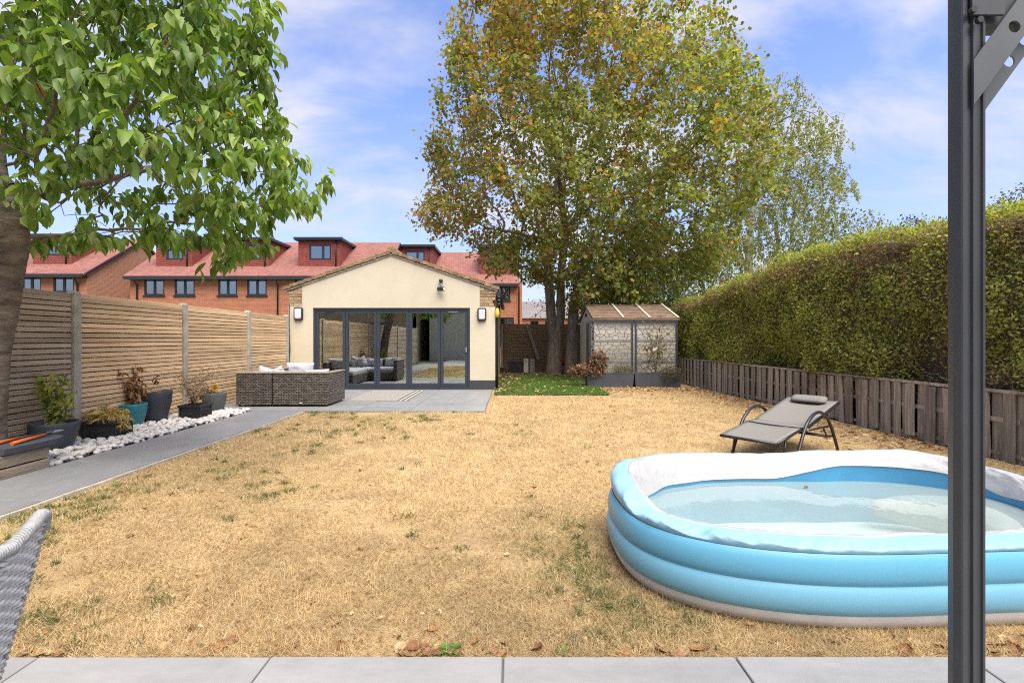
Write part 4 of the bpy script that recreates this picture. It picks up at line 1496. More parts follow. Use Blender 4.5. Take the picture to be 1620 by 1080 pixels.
for k in range(nb):      # horizontal cladding on the front
    z0 = 0.05 + k * 1.72 / nb
    z1 = 0.05 + (k + 1) * 1.72 / nb
    q = MB()
    q.loft([[(x, SY0 + 0.02, z0 + 0.002), (x, SY0 + 0.05, z0 + 0.002), (x, SY0 + 0.05, z1), (x, SY0 + 0.024, z1)] for x in (SX0 + 0.05, SX1)], smooth=False)
    q.build('cladding', M['shedcream'], shed)
b.face([(SX0, SY1, 0.03), (SX0, SY0 + 0.03, 0.03), (SX0, SY0 + 0.03, 1.8), (SX0, SRY, 2.2), (SX0, SY1, 1.8)])
b.face([(SX1, SY0 + 0.052, 0.03), (SX1, SY1, 0.03), (SX1, SY1, 1.8), (SX1, SRY, 2.2), (SX1, SY0 + 0.052, 1.8)])
b.face([(SX1, SY1, 0.03), (SX0, SY1, 0.03), (SX0, SY1, 1.8), (SX1, SY1, 1.8)])
b.box(SX0, SX0 + 0.05, SY0, SY0 + 0.06, 0.03, 1.8)
b.box(SX0 + 0.052, SX1, SY0 + 0.012, SY0 + 0.06, 1.774, 1.86)
b.build('wall', M['shedcream'], shed)
b = MB()
b.box(SX0 - 0.03, SX0 - 0.002, 13.72, 14.9, 0.06, 1.74)
b.build('door', M['shedbrown'], shed)
b = MB()
b.box(SX0 - 0.04, SX0 - 0.002, SRY - 0.07, SRY + 0.07, 1.93, 2.02)
b.build('vent', M['black'], shed)
RZ = 2.29
r_ = MB()
def shz(y):
    return RZ - abs(y - SRY) * (RZ - 1.83) / (SRY - SY0 + 0.1)
th = 0.05
ys_ = [SY0 - 0.1, SRY, SY1 + 0.1]
r_.loft([[(x, ys_[0], shz(ys_[0])), (x, SRY, RZ), (x, ys_[2], shz(ys_[2])), (x, ys_[2], shz(ys_[2]) - th), (x, SRY, RZ - th), (x, ys_[0], shz(ys_[0]) - th)] for x in (SX0 - 0.06, SX1 + 0.07)], smooth=False)
ro = r_.build('roof', M['shedroof'], shed)
nrow = 9
for k in range(nrow):
    q = MB()
    ya, yb = SY0 - 0.1 + k * (SRY - SY0 + 0.1) / nrow, SY0 - 0.1 + (k + 1) * (SRY - SY0 + 0.1) / nrow
    q.loft([[(x, ya, shz(ya) + 0.002), (x, yb, shz(yb) + 0.002), (x, yb, shz(yb) + 0.006), (x, ya, shz(ya) + 0.022)] for x in (SX0 - 0.058, SX1 + 0.068)], smooth=False)
    q.build('shingle_course', M['shedroof'], ro)
for x in (SX0 + 0.78, SX0 + 1.5, SX1 + 0.03):
    q = MB()
    q.loft([[(x - 0.03, y, shz(y) + 0.024), (x + 0.03, y, shz(y) + 0.024), (x + 0.03, y, shz(y) + 0.04), (x - 0.03, y, shz(y) + 0.04)] for y in (SY0 - 0.11, SRY)], smooth=False)
    q.build('roof_rib', M['shedcream'], ro)


def lattice(mb, x0, x1, z0, z1, y, cw=0.17, chh=0.1, bw=0.018, th=0.012):
    """leafy openwork: jittered slanted honeycomb of bars"""
    nx, nz = int((x1 - x0) / cw), int((z1 - z0) / chh)
    pts = {}
    for i in range(-1, nx + 2):
        for j in range(-1, nz + 2):
            for s in (0, 1):
                sh = (j % 2) * 0.5
                X = x0 + (i + sh + s * 0.5) * cw + random.uniform(-.42, .42) * cw
                Z = z0 + (j + s * 0.34) * chh + random.uniform(-.42, .42) * chh
                pts[(i, j, s)] = (min(max(X, x0), x1), min(max(Z, z0), z1))
    def bar(a, b):
        if a is None or b is None or a == b:
            return
        dx, dz = b[0] - a[0], b[1] - a[1]
        L = math.hypot(dx, dz)
        if L < 0.006:
            return
        nx_, nz_ = -dz / L * bw / 2, dx / L * bw / 2
        mb.prism([(a[0] - nx_, a[1] - nz_), (b[0] - nx_, b[1] - nz_), (b[0] + nx_, b[1] + nz_), (a[0] + nx_, a[1] + nz_)][::-1], y + random.uniform(-0.001, 0.001), y + th)
    for i in range(-1, nx + 1):
        for j in range(-1, nz + 1):
            bar(pts[(i, j, 0)], pts[(i, j, 1)])
            bar(pts.get((i, j, 1)), pts.get((i + 1, j, 0)))
            up = (i, j + 1, 0) if j % 2 == 0 else (i + 1, j + 1, 0)
            bar(pts[(i, j, 1)], pts.get(up))


SCY = 13.15
scx = [wx(932, SCY), wx(1003, SCY), wx(1072, SCY)]
for q, (a, c_, lab) in enumerate(((scx[0], scx[1] - 0.02, 'grey leaf-pattern metal screen nearest the tree in front of the shed'), (scx[1] + 0.02, scx[2], 'grey leaf-pattern metal screen nearest the hedge in front of the shed'))):
    t = thing('lattice_screen', ((a + c_) / 2, SCY, 0), lab, 'screen', 'screens in front of the shed')
    b = MB()
    b.box(a, a + 0.045, SCY - 0.02, SCY + 0.03, 0.0, 1.75)
    b.box(c_ - 0.045, c_, SCY - 0.02, SCY + 0.03, 0.0, 1.75)
    b.box(a + 0.045, c_ - 0.045, SCY - 0.02, SCY + 0.03, 1.705, 1.75)
    b.box(a + 0.045, c_ - 0.045, SCY - 0.02, SCY + 0.03, 0.05, 0.09)
    b.build('frame', M['anth'], t)
    for z0, z1 in ((0.1, 0.62), (0.66, 1.16), (1.2, 1.69)):
        b = MB()
        lattice(b, a + 0.06, c_ - 0.06, z0, z1, SCY)
        stuff(b.build('lattice_panel', M['screen'], t))
    b = MB()
    for z in (0.64, 1.18):
        b.box(a + 0.046, c_ - 0.046, SCY - 0.004, SCY + 0.014, z - 0.02, z + 0.02)
    b.build('rail', M['screen'], t)


def twigs(name, parent, base, n, h, spread, rr=0.006, mat='twig', kink=0.06):
    b = MB()
    ends = []
    for k in range(n):
        a = random.uniform(0, 2 * math.pi)
        s = spread * random.uniform(0.2, 1)
        pts = []
        hh = h * random.uniform(0.6, 1.05)
        for q in range(6):
            f = q / 5
            pts.append((base[0] + math.cos(a) * s * f ** 1.4 + random.gauss(0, kink * f * 0.5), base[1] + math.sin(a) * s * f ** 1.4 + random.gauss(0, kink * f * 0.5), base[2] + hh * f))
        b.tube(pts, [rr * (1 - 0.75 * q / 5) for q in range(6)], 5)
        ends.append(pts)
    b.build(name, M[mat], parent)
    return ends


def leaves_on(parent, pts, L, wr, cols, p=None, hang=0.4, name='foliage', spread=0.02, tm=LEAF10, mat='leaf'):
    pos = np.array(pts) + rng.normal(0, spread, (len(pts), 3))
    n = len(pos)
    d = unit(rsph(n) + np.array([0, 0, -hang]))
    ll = L * rng.uniform(0.6, 1.2, n)
    V, T = cloud(tm, pos, d, unit(rsph(n) + np.array([0, 0, .8])), ll, ll * wr)
    return stuff(npmesh(name, V, T, rep(palette(n, cols, p), tm), M[mat], parent, tm is LEAF10))


def mound(parent, c, rad, n, L, wr, cols, p=None, mat='leaf', name='foliage', hang=0.2):
    q = rsph(n) * rng.random((n, 1)) ** (1 / 3)
    pts = np.array(c) + q * np.array(rad)
    return leaves_on(parent, pts, L, wr, cols, p, hang, name, 0.01, LEAF4, mat)


PY0, PY1 = 12.66, 13.05
BR = [(0.25, 0.135, 0.07), (0.18, 0.095, 0.055), (0.33, 0.2, 0.11), (0.11, 0.065, 0.04)]
for q, (a, c_, lab) in enumerate(((wx(928, PY0), wx(1003.5, PY0), 'dark grey trough planter with a dead brown bush, left of the pair by the shed'), (wx(1004.5, PY0), wx(1079, PY0), 'dark grey trough planter with a bare climber, right of the pair by the shed'))):
    t = thing('trough_planter', ((a + c_) / 2, PY0, 0), lab, 'planter', 'trough planters in front of the shed')
    b = MB()
    o_, i_ = 0.0, 0.03
    def rc(d, z):
        return [(a + d, PY0 + d, z), (c_ - d, PY0 + d, z), (c_ - d, PY1 - d, z), (a + d, PY1 - d, z)]
    b.loft([rc(0.03, 0.0), rc(0.004, 0.36), rc(0.0, 0.365), rc(0.0, 0.385), rc(0.03, 0.385), rc(0.04, 0.33)], smooth=False)
    b.build('trough', M['planter'], t)
    MB().box(a + 0.04, c_ - 0.04, PY0 + 0.04, PY1 - 0.04, 0.3, 0.345).build('soil', M['soil'], t)
    if q == 0:
        mound(t, (a + 0.02, 12.72, 0.45), (0.5, 0.2, 0.19), 1100, 0.075, 0.5, BR, mat='dryleaf')
        mound(t, (a + 0.33, 12.78, 0.68), (0.26, 0.2, 0.3), 900, 0.075, 0.5, BR, mat='dryleaf', name='dead_bush')
        mound(t, (a + 0.95, 12.86, 0.46), (0.33, 0.14, 0.14), 600, 0.07, 0.2, [(0.17, 0.18, 0.11), (0.11, 0.13, 0.07), (0.25, 0.22, 0.14)], name='grey_herb')
        twigs('stem', t, (a + 0.3, 12.8, 0.33), 7, 0.5, 0.25)
    else:
        e = twigs('stem', t, (wx(1037, 12.85), 12.85, 0.33), 8, 1.35, 0.42, 0.008)
        pts = [p_ for s_ in e for p_ in s_[2:]]
        pts = [tuple(np.array(pts[k % len(pts)]) + rng.normal(0, 0.1, 3)) for k in range(330)]
        leaves_on(t, pts, 0.075, 0.5, [(0.16, 0.19, 0.05), (0.10, 0.13, 0.04), (0.25, 0.15, 0.07), (0.18, 0.11, 0.06)], name='climber', spread=0.06)
        MB().tube([(wx(1037, 12.85), 12.84, 0.32), (wx(1037.5, 12.85), 12.83, 1.05)], 0.022, 8).build('stake', M['timber'], t)
        mound(t, (c_ - 0.28, 12.72, 0.34), (0.34, 0.2, 0.22), 1100, 0.06, 0.3, [(0.14, 0.12, 0.05), (0.20, 0.14, 0.07), (0.09, 0.10, 0.04)], name='trailing_plant')
        b = MB()
        b.box(wx(1033, 12.8), wx(1040, 12.8), 12.8, 12.806, 0.95, 1.03)
        b.build('plant_tag', M['white'], t)

# clutter by the back fence
t = thing('storage_crate', (wx(817, 17.6), 17.6, 0.06), 'black plastic crate on the ground by the reed fence', 'crate')
x0, x1 = wx(804, 17.6), wx(828, 17.6)
b = MB()
def rc(d, z):
    return [(x0 + d, 17.5 + d, z), (x1 - d, 17.5 + d, z), (x1 - d, 17.9 - d, z), (x0 + d, 17.9 - d, z)]
b.loft([rc(0.02, 0.06), rc(0, 0.42), rc(-0.015, 0.42), rc(-0.015, 0.45), rc(0.02, 0.45), rc(0.03, 0.12)], smooth=False)
b.build('tub', M['black'], t)
for k in range(4):
    xx = x0 + 0.06 + k * (x1 - x0 - 0.12) / 3
    MB().box(xx - 0.012, xx + 0.012, 17.485, 17.498, 0.1, 0.4).build('rib', M['black'], t)
for a, c_, hh, ml, lab in ((828.5, 836, 0.5, 'concrete', 'pale grey slab leaning on edge beside the black crate'), (838.5, 846, 0.49, 'greyroof', 'grey-green slab standing on edge right of the pale slab')):
    b = MB()
    Mx = Matrix.Translation((0, 17.55, 0.058)) @ Matrix.Rotation(R(-8), 4, 'X')
    b.cbox(wx(a, 17.5), wx(c_, 17.5), -0.03, 0.03, 0.0, hh, 0.008, Mx)
    tag(b.build('paving_offcut', M[ml]), lab, 'slab')
b = MB()
b.lathe([(0.11, 0), (0.155, 0.2), (0.165, 0.2), (0.165, 0.225), (0.14, 0.225), (0.12, 0.06)], 24, (wx(791, 17.3), 17.4, 0.058))
tag(b.build('plant_pot', M['lead']), 'pale grey empty pot on the leaf litter at the garage corner', 'pot')
b = MB()
b.lathe([(0.10, 0), (0.145, 0.07), (0.155, 0.16), (0.13, 0.24), (0.07, 0.29), (0.05, 0.3), (0.05, 0.33), (0.015, 0.34)], 24, (wx(892.5, 17.9), 17.9, 0.3))
tag(b.build('red_bucket', M['red']), 'red rounded tub between the maple stems', 'tub')
b = MB()
b.cbox(wx(886, 17.9), wx(900, 17.9), 17.75, 18.1, 0.055, 0.3, 0.01)
tag(b.build('wooden_block', M['timber']), 'timber block under the red tub between the maple stems', 'block')

# ---------------------------------------------------------------- rattan corner sofa on the far terrace
M['wicker'] = courses('brown_wicker', (0.26, 0.23, 0.195), (0.10, 0.088, 0.074), (0.03, 0.025, 0.02), 0.06, 0.03, 0.006, rough=0.55, bump=1.0, big=0.2, stretch_noise=5.0, rowvar=0.55)
M['wicker_top'] = pm('wicker_top', (0.30, 0.255, 0.20), (0.19, 0.155, 0.12), 20, 0.55, 0.7, 60)
M['cushion'] = pm('pale_cushion', (0.45, 0.45, 0.48), (0.39, 0.39, 0.425), 3, 0.95, 0.25, 40)
sofa = thing('rattan_sofa', (-4.1, 9.4, 0.03), 'brown woven rattan corner sofa with pale grey cushions on the terrace', 'sofa')
sx0, sxm, sx1 = wx(373, 8.95), wx(430.5, 8.95), wx(518, 8.95)


def wbox(x0, x1, y0, y1, z0, z1, nm):
    b = MB()
    b.cbox(x0, x1, y0, y1, z0, z1 - 0.012, 0.012)
    o = b.build(nm, M['wicker'], sofa)
    MB().cbox(x0 - 0.006, x1 + 0.006, y0 - 0.006, y1 + 0.006, z1 - 0.0115, z1 + 0.014, 0.012).build('top_rail', M['wicker_top'], o)


wbox(sx0, sxm - 0.012, 8.95, 9.08, 0.07, 0.645, 'backrest')
wbox(sxm + 0.004, sx1, 8.95, 9.08, 0.07, 0.645, 'backrest')
wbox(sx0, sx0 + 0.12, 9.095, 11.2, 0.07, 0.63, 'backrest')
b = MB()
b.cbox(sx1 - 0.11, sx1 + 0.005, 9.095, 9.88, 0.07, 0.63, 0.012)
o = b.build('arm', M['wicker'], sofa)
MB().cbox(sx1 - 0.118, sx1 + 0.012, 9.093, 9.886, 0.632, 0.652, 0.012).build('top_rail', M['wicker_top'], o)
b = MB()
b.cbox(sx0 + 0.125, sx1 - 0.115, 9.1, 9.84, 0.07, 0.3, 0.01)
b.cbox(sx0 + 0.125, sx0 + 0.8, 9.845, 11.2, 0.07, 0.3, 0.01)
b.build('base', M['wicker'], sofa)
for xx, yy in ((sx0 + 0.05, 9.0), (sx1 - 0.05, 9.0), (sx1 - 0.05, 9.8), (sx0 + 0.05, 11.1), (sxm, 9.0)):
    MB().lathe([(0.02, 0.03), (0.028, 0.072)], 10, (xx, yy, 0)).build('foot', M['black'], sofa)
MB().box(wx(474, 8.95), wx(478.5, 8.95), 8.942, 8.949, 0.09, 0.108).build('maker_plate', M['white'], sofa)


def cushion(x0, x1, y0, y1, z0, z1, rot=(0, 0, 0), nm='cushion'):
    """soft pillow: two bulged faces meeting at a piped edge, corners pulled out"""
    from mathutils import Euler
    n = 14
    c = Vector(((x0 + x1) / 2, (y0 + y1) / 2, (z0 + z1) / 2))
    hx, hy, hz = (x1 - x0) / 2, (y1 - y0) / 2, (z1 - z0) / 2
    E = Euler(rot).to_matrix()
    sd = random.uniform(0, 50)
    b = MB()
    for sg in (-1, 1):
        rows = []
        for i in range(n + 1):
            row = []
            for k in range(n + 1):
                u, w = -1 + 2 * k / n, -1 + 2 * i / n
                bul = max(0, (1 - u ** 4) * (1 - w ** 4)) ** 0.5
                px_ = u * hx * (1 - 0.06 * (1 - w * w))
                pz_ = w * hz * (1 - 0.08 * (1 - u * u))
                wr_ = 0.03 * mnoise.noise((u * 1.7 + sd, w * 1.7, 0)) * bul
                row.append(c + E @ Vector((px_, sg * hy * bul + wr_, pz_ + 0.01 * mnoise.noise((u * 2 + sd, 5, w * 2)))))
            rows.append(row if sg < 0 else row[::-1])
        b.loft(rows, closed=False, caps=False)
    return b.build(nm, M['cushion'], sofa)


for a, c_ in ((sx0 + 0.13, sx0 + 0.8), (sx0 + 0.82, sx0 + 1.6)):
    cb_ = MB()
    cb_.cbox(a, c_ - 0.01, 9.11, 9.8, 0.302, 0.42, 0.04)
    cb_.build('seat_pad', M['cushion'], sofa)
cb_ = MB()
cb_.cbox(sx0 + 0.13, sx0 + 0.78, 9.83, 11.15, 0.302, 0.42, 0.04)
cb_.build('seat_pad', M['cushion'], sofa)
cushion(sx0 + 0.22, sx0 + 0.72, 9.1, 9.24, 0.42, 0.665, (0.15, 0.0, 0))
cushion(wx(434, 9.2), wx(476, 9.2), 9.12, 9.27, 0.42, 0.675, (0.2, 0.05, 0))
cushion(wx(481, 9.2), wx(522, 9.2), 9.12, 9.3, 0.42, 0.70, (0.2, -0.04, 0))
cushion(wx(408, 9.5), wx(434, 9.5), 9.35, 9.55, 0.40, 0.73, (0.3, 0.35, 0.5))
cushion(wx(436, 9.6), wx(456, 9.6), 9.4, 9.6, 0.42, 0.73, (0.2, -0.5, 0.3))
cushion(wx(452, 10.9), wx(496, 10.9), 10.8, 11.0, 0.42, 0.74, (-0.1, 0.03, 0.05))

# patterned rug in front of the doors
t = thing('outdoor_rug', (-2.8, 10.7, 0.03), 'beige patterned outdoor rug with dark edge stripes before the folding doors', 'rug')
MB().box(-3.3, -2.32, 9.75, 11.75, 0.0315, 0.038).build('field', pm('rug_weave', (0.33, 0.30, 0.26), (0.20, 0.188, 0.17), 26, 0.95, 0.3, 90, lo=0.45, hi=0.55, detail=1.0), t)
MB().box(-2.318, -2.03, 9.75, 11.75, 0.0315, 0.038).build('border', pm('rug_border', (0.40, 0.38, 0.35), None, 6, 0.95), t)
for x in (-2.29, -2.19, -2.09):
    MB().box(x, x + 0.04, 9.76, 11.74, 0.0381, 0.041).build('stripe', pm('rug_stripe', (0.07, 0.068, 0.066), None, 6, 0.95), t)

# ---------------------------------------------------------------- sun lounger
M['tubeblack'] = pm('black_tube', (0.022, 0.024, 0.028), None, 4, 0.35)
M['sling'] = pm('grey_sling', (0.205, 0.195, 0.175), (0.175, 0.167, 0.15), 60, 0.8, 0.4, 400, bdist=0.002)
lo_ = thing('sun_lounger', (2.3, 4.8, 0.01), 'grey sling sun lounger with black curved arms on the dry lawn', 'lounger')
U = Vector((math.cos(R(39)), math.sin(R(39)), 0))
Vv = Vector((-U.y, U.x, 0))
O = Vector((2.31, 4.83, 0.0))


def lp(u, v, z):
    return O + U * u + Vv * v + Vector((0, 0, z))


def sling(nm, pts, hw, sag=0.012):
    b = MB()
    rows = []
    for u, z in pts:
        rows.append([lp(u, hw * (2 * k / 12 - 1), z - sag * (1 - (2 * k / 12 - 1) ** 2)) for k in range(13)])
    b.loft(rows, closed=False, caps=False)
    o = b.build(nm, M['sling'], lo_)
    s_ = o.modifiers.new('thick', 'SOLIDIFY')
    s_.thickness = 0.006
    return o


def interp(a, b, n):
    return [(a[0] + (b[0] - a[0]) * k / n, a[1] + (b[1] - a[1]) * k / n) for k in range(n + 1)]


sling('foot_sling', interp((0.0, 0.285), (0.55, 0.355), 6), 0.27)
sling('seat_sling', interp((0.585, 0.36), (0.72, 0.362), 3), 0.27, 0.006)
sling('back_sling', interp((0.72, 0.362), (1.60, 0.545), 10), 0.27, 0.016)
b = MB()
for s_ in (-1, 1):
    b.tube([lp(-0.005, s_ * 0.272, 0.275), lp(0.56, s_ * 0.272, 0.348)], 0.014, 8)
b.tube([lp(-0.005, -0.28, 0.275), lp(-0.005, 0.28, 0.275)], 0.014, 8)
b.tube([lp(0.56, -0.28, 0.345), lp(0.56, 0.28, 0.345)], 0.012, 8)
b.build('foot_frame', M['tubeblack'], lo_)
b = MB()
for s_ in (-1, 1):
    b.tube([lp(0.58, s_ * 0.276, 0.345), lp(0.72, s_ * 0.276, 0.348), lp(1.61, s_ * 0.276, 0.532)], 0.015, 8)
b.tube([lp(1.61, -0.28, 0.532), lp(1.61, 0.28, 0.532)], 0.015, 8)
b.tube([lp(0.72, -0.28, 0.335), lp(0.72, 0.28, 0.335)], 0.012, 8)
b.build('back_frame', M['tubeblack'], lo_)
for s_ in (-1, 1):
    b = MB()
    ar = [(0.30, 0.012), (0.36, 0.12), (0.46, 0.27), (0.58, 0.40), (0.72, 0.475), (0.87, 0.497), (1.01, 0.47), (1.14, 0.40), (1.27, 0.27), (1.38, 0.12), (1.45, 0.012)]
    fine_ = []
    for k in range(len(ar) - 1):
        p0, p1, p2, p3 = ar[max(k - 1, 0)], ar[k], ar[k + 1], ar[min(k + 2, len(ar) - 1)]
        for q in range(4):
            f = q / 4
            c = [0.5 * (2 * p1[i] + (p2[i] - p0[i]) * f + (2 * p0[i] - 5 * p1[i] + 4 * p2[i] - p3[i]) * f * f + (3 * p1[i] - p0[i] - 3 * p2[i] + p3[i]) * f ** 3) for i in (0, 1)]
            fine_.append(lp(c[0], s_ * 0.315, c[1]))
    fine_.append(lp(1.45, s_ * 0.315, 0.012))
    b.tube(fine_, 0.0165, 10)
    b.build('arm', M['tubeblack'], lo_)
    b = MB()
    b.tube([lp(0.53, s_ * 0.315, 0.345), lp(1.24, s_ * 0.315, 0.315)], 0.012, 8)
    b.tube([lp(1.05, s_ * 0.3, 0.32), lp(1.2, s_ * 0.29, 0.2), lp(1.33, s_ * 0.31, 0.19)], 0.01, 8)
    b.build('side_rail', M['tubeblack'], lo_)
    MB().lathe([(0.0, -0.004), (0.02, 0.0), (0.02, 0.025), (0.0, 0.03)], 12, tuple(lp(0.56, s_ * 0.318, 0.34))).build('hinge_cap', M['lead'], lo_)
    MB().tube([lp(0.24, s_ * 0.25, 0.3), lp(0.2, s_ * 0.25, 0.012)], 0.011, 8).build('front_leg', M['tubeblack'], lo_)
b = MB()
for u_, v_, z_ in ((0.21, 0.25, 0.04), (1.33, 0.315, 0.19), (1.2, 0.29, 0.2)):
    MB().tube([lp(u_, -v_, z_), lp(u_, v_, z_)], 0.0105, 8).build('crossbar', M['tubeblack'], lo_)
b = MB()
rings = []
for k in range(15):
    v = -1 + 2 * k / 14
    rr = (1 - abs(v) ** 8) ** 0.5 if abs(v) < 1 else 0.15
    rings.append([lp(1.50 + 0.085 * math.cos(2 * math.pi * q / 16) * max(rr, .3), v * 0.19, 0.56 + 0.018 * math.cos(2 * math.pi * q / 16) + 0.035 * math.sin(2 * math.pi * q / 16) * max(rr, .3)) for q in range(16)])
b.loft(rings)
b.build('head_pillow', M['sling'], lo_)

# ---------------------------------------------------------------- inflatable pool
M['poolblue'] = pm('pool_blue', (0.13, 0.385, 0.55), (0.12, 0.37, 0.535), 2, 0.36, spec=0.35)
M['poolmid'] = pm('pool_light_blue', (0.18, 0.43, 0.58), (0.17, 0.415, 0.565), 2, 0.36, spec=0.35)
M['poolpale'] = pm('pool_pale_blue', (0.29, 0.50, 0.63), (0.26, 0.47, 0.61), 3, 0.42, spec=0.3)
M['poolgrey'] = pm('pool_grey', (0.60, 0.60, 0.61), None, 3, 0.5)
M['poolwhite'] = pm('pool_white', (0.41, 0.41, 0.41), (0.375, 0.375, 0.38), 3, 0.42, 0.4, 12, bdist=0.03)
M['poolinner'] = pm('pool_inner', (0.075, 0.33, 0.58), None, 3, 0.35)
M['poolfloor'] = pm('pool_floor', (0.80, 0.83, 0.80), (0.75, 0.79, 0.76), 2.5, 0.6, fine=0.05)
pool = thing('paddling_pool', (1.84, 2.85, 0), 'blue and white inflatable paddling pool with a sagging rim, filled with cloudy water', 'pool')
PC, PHX, PHY = Vector((1.84, 2.84)), 1.265, 0.765


def plan(th, inset):
    ex = 2 / 2.75
    c, s = math.cos(th), math.sin(th)
    x = math.copysign(abs(c) ** ex, c) * (PHX - inset)
    y = math.copysign(abs(s) ** ex, s) * (PHY - inset)
    # slight dent of the soft front wall
    if s < 0:
        y += 0.03 * math.exp(-((x - 0.3) / 0.5) ** 2) * abs(s)
    a = R(1.0)
    return PC.x + x * math.cos(a) - y * math.sin(a), PC.y + x * math.sin(a) + y * math.cos(a)


NT = 760


def crease(a, b, c, k=3.0):
    return max(0.0, 1 - k * abs(mnoise.noise((a, b, c)))) ** 1.5




def sm(a, b, x):
    t = min(max((x - a) / (b - a), 0), 1)
    return t * t * (3 - 2 * t)


ARC = [0.0]
for i in range(1, NT):
    ARC.append(ARC[-1] + (Vector(plan(2 * math.pi * i / NT, 0)) - Vector(plan(2 * math.pi * (i - 1) / NT, 0))).length)


def prof(i):
    """cross-section at step i round the pool: lists of (inset, z) for each band"""
    th = 2 * math.pi * i / NT
    x, y = plan(th, 0)
    arc = ARC[i]
    front = sm(0.15, -0.45, (y - PC.y) / PHY)            # 1 along the front
    back = sm(0.1, 0.5, (y - PC.y) / PHY)
    left = sm(0.2, -0.75, (x - PC.x) / PHX)
    right = sm(0.2, 0.75, (x - PC.x) / PHX)
    ripple = mnoise.noise((x * 3.0, y * 3.0, 1.0))
    r2 = mnoise.noise((x * 9.0, y * 9.0, 7.0))
    r3 = mnoise.noise((x * 20.0, y * 20.0, 3.0))
    sag = max(front * (1 - 0.35 * left * (1 - front)), 0.0)
    grey = [(0.07, 0.002), (0.045, 0.006), (0.025, 0.028), (0.014, 0.055), (0.012, 0.08)]
    low = [(0.012 - 0.017 * math.sin(math.pi * f) ** 0.6 + 0.002 * f, 0.08 + 0.125 * f) for f in [k / 9 for k in range(10)]]
    up = [(0.014 - 0.017 * math.sin(math.pi * f) ** 0.6 + 0.016 * f, 0.205 + 0.13 * f) for f in [k / 9 for k in range(10)]]
    # height of the collapsed top ring
    zt = 0.335 + (0.135 - 0.105 * sag) + 0.012 * ripple - 0.012 * (1 - back) * (1 - sag)
    zt += 0.05 * max(0, 1 - abs(x - 2.75) / 0.35) * back * 0.5
    zt -= 0.02 * max(0, 1 - abs(x - 1.75) / 0.55) * back
    wr = (0.009 + 0.014 * left * front + 0.008 * sm(0.25, 1.0, left)) * (1 - 0.6 * right)
    pale, white, inner = [], [], []
    w = 0.10 + 0.06 * sag
    for k in range(20):
        f = k / 19
        ins = 0.034 - 0.022 * math.sin(math.pi * min(f * 1.25, 1)) * (1 - 0.6 * sag) + 0.085 * f ** 2 * (1 + 0.35 * sag)
        z = 0.335 + (zt - 0.335) * math.sin(f * math.pi / 2) ** (0.9 - 0.25 * sag)
        amp = wr * math.sin(math.pi * f) ** 1.3
        q = 1.0 * crease(arc * 5.5 + f * 0.7, 3.0, f * 0.3, 2.2) + 0.45 * crease(arc * 13 - f * 1.1, 9.0, f * 0.4, 2.0) + 0.5 * mnoise.noise((arc * 3.0, f * 0.8, 2.0)) - 0.45
        pale.append((ins - amp * q * 0.35, z + amp * q * 0.8))
    inslast, zlast = pale[-1]
    # white liner: over the crown, then down inside
    endi = 0.20 + 0.07 * back * (1 - 0.75 * sm(2.0, 2.7, x)) + 0.02 * sag + 0.02 * ripple
    endz = 0.315 - 0.02 * (1 - back) * (1 - sag) + 0.085 * sm(1.7, 2.35, x) * sm(3.4, 2.9, x + 0.0) * back + 0.035 * right * (1 - back) + 0.012 * sag
    endz = min(endz, zlast - 0.006)
    for k in range(26):
        f = k / 25
        ins = inslast + (endi - inslast) * f
        z = zlast + (endz - zlast) * (f ** 1.7) + 0.012 * math.sin(math.pi * f) * (1 - sag * 0.6)
        fold = 0.012 * crease(arc * 2.6 + f * 1.7, 5.0, f * 0.5, 2.0) + 0.007 * crease(arc * 6.5 - f * 2.2, 11.0, f * 0.6, 2.0) + 0.010 * mnoise.noise((arc * 2.0 + f, f * 1.3, 4.0)) - 0.008
        a = math.sin(math.pi * min(f * 1.1, 1)) ** 0.7
        white.append((ins, z + fold * a * (1.0 - 0.45 * sag)))
    li, lz = white[-1]
    for k in range(9):
        f = k / 8
        inner.append((li - 0.006 - 0.02 * math.sin(math.pi * f) + 0.03 * f, lz - 0.003 + (0.03 - lz) * f))
    return grey, low, up, pale, white, inner


bands = [prof(i) for i in range(NT)]
names = ['base_band', 'ring', 'ring', 'top_ring', 'liner', 'inner_wall']
mats = ['poolgrey', 'poolmid', 'poolblue', 'poolpale', 'poolwhite', 'poolinner']
for bi, (nm, mt) in enumerate(zip(names, mats)):
    b = MB()
    rings = []
    m_ = len(bands[0][bi])
    for k in range(m_):
        rings.append([(*plan(2 * math.pi * i / NT, bands[i][bi][k][0]), bands[i][bi][k][1]) for i in range(NT)])
    b.loft(rings, caps=False)
    b.build(nm, M[mt], pool)
b = MB()
b.face([(*plan(2 * math.pi * i / NT, 0.23), 0.028) for i in range(NT)])
b.build('floor', M['poolfloor'], pool)
# soft inflated bench under the water at the right end
b = MB()
rings = []
for k in range(24):
    f = k / 23
    th = R(-62) + R(124) * f
    cx, cy = plan(th, 0.38)
    ox, oy = plan(th, 0.28)
    d = (Vector((ox, oy)) - Vector((cx, cy))).normalized()
    e = math.sin(math.pi * min(max(f, 0.02), 0.98)) ** 0.35
    rings.append([(cx + d.x * 0.10 * e * math.cos(a), cy + d.y * 0.10 * e * math.cos(a), 0.17 + 0.125 * e * math.sin(a)) for a in [2 * math.pi * q / 14 for q in range(14)]])
b.loft(rings)
b.build('seat', M['poolwhite'], pool)
wm = bpy.data.materials.new('pool_water')
wm.use_nodes = True
t_ = wm.node_tree
t_.nodes.clear()
out = node(t_, 'ShaderNodeOutputMaterial')
nz = node(t_, 'ShaderNodeTexNoise', ins={'Scale': 5.0, 'Detail': 3.0})
tcw = node(t_, 'ShaderNodeTexCoord')
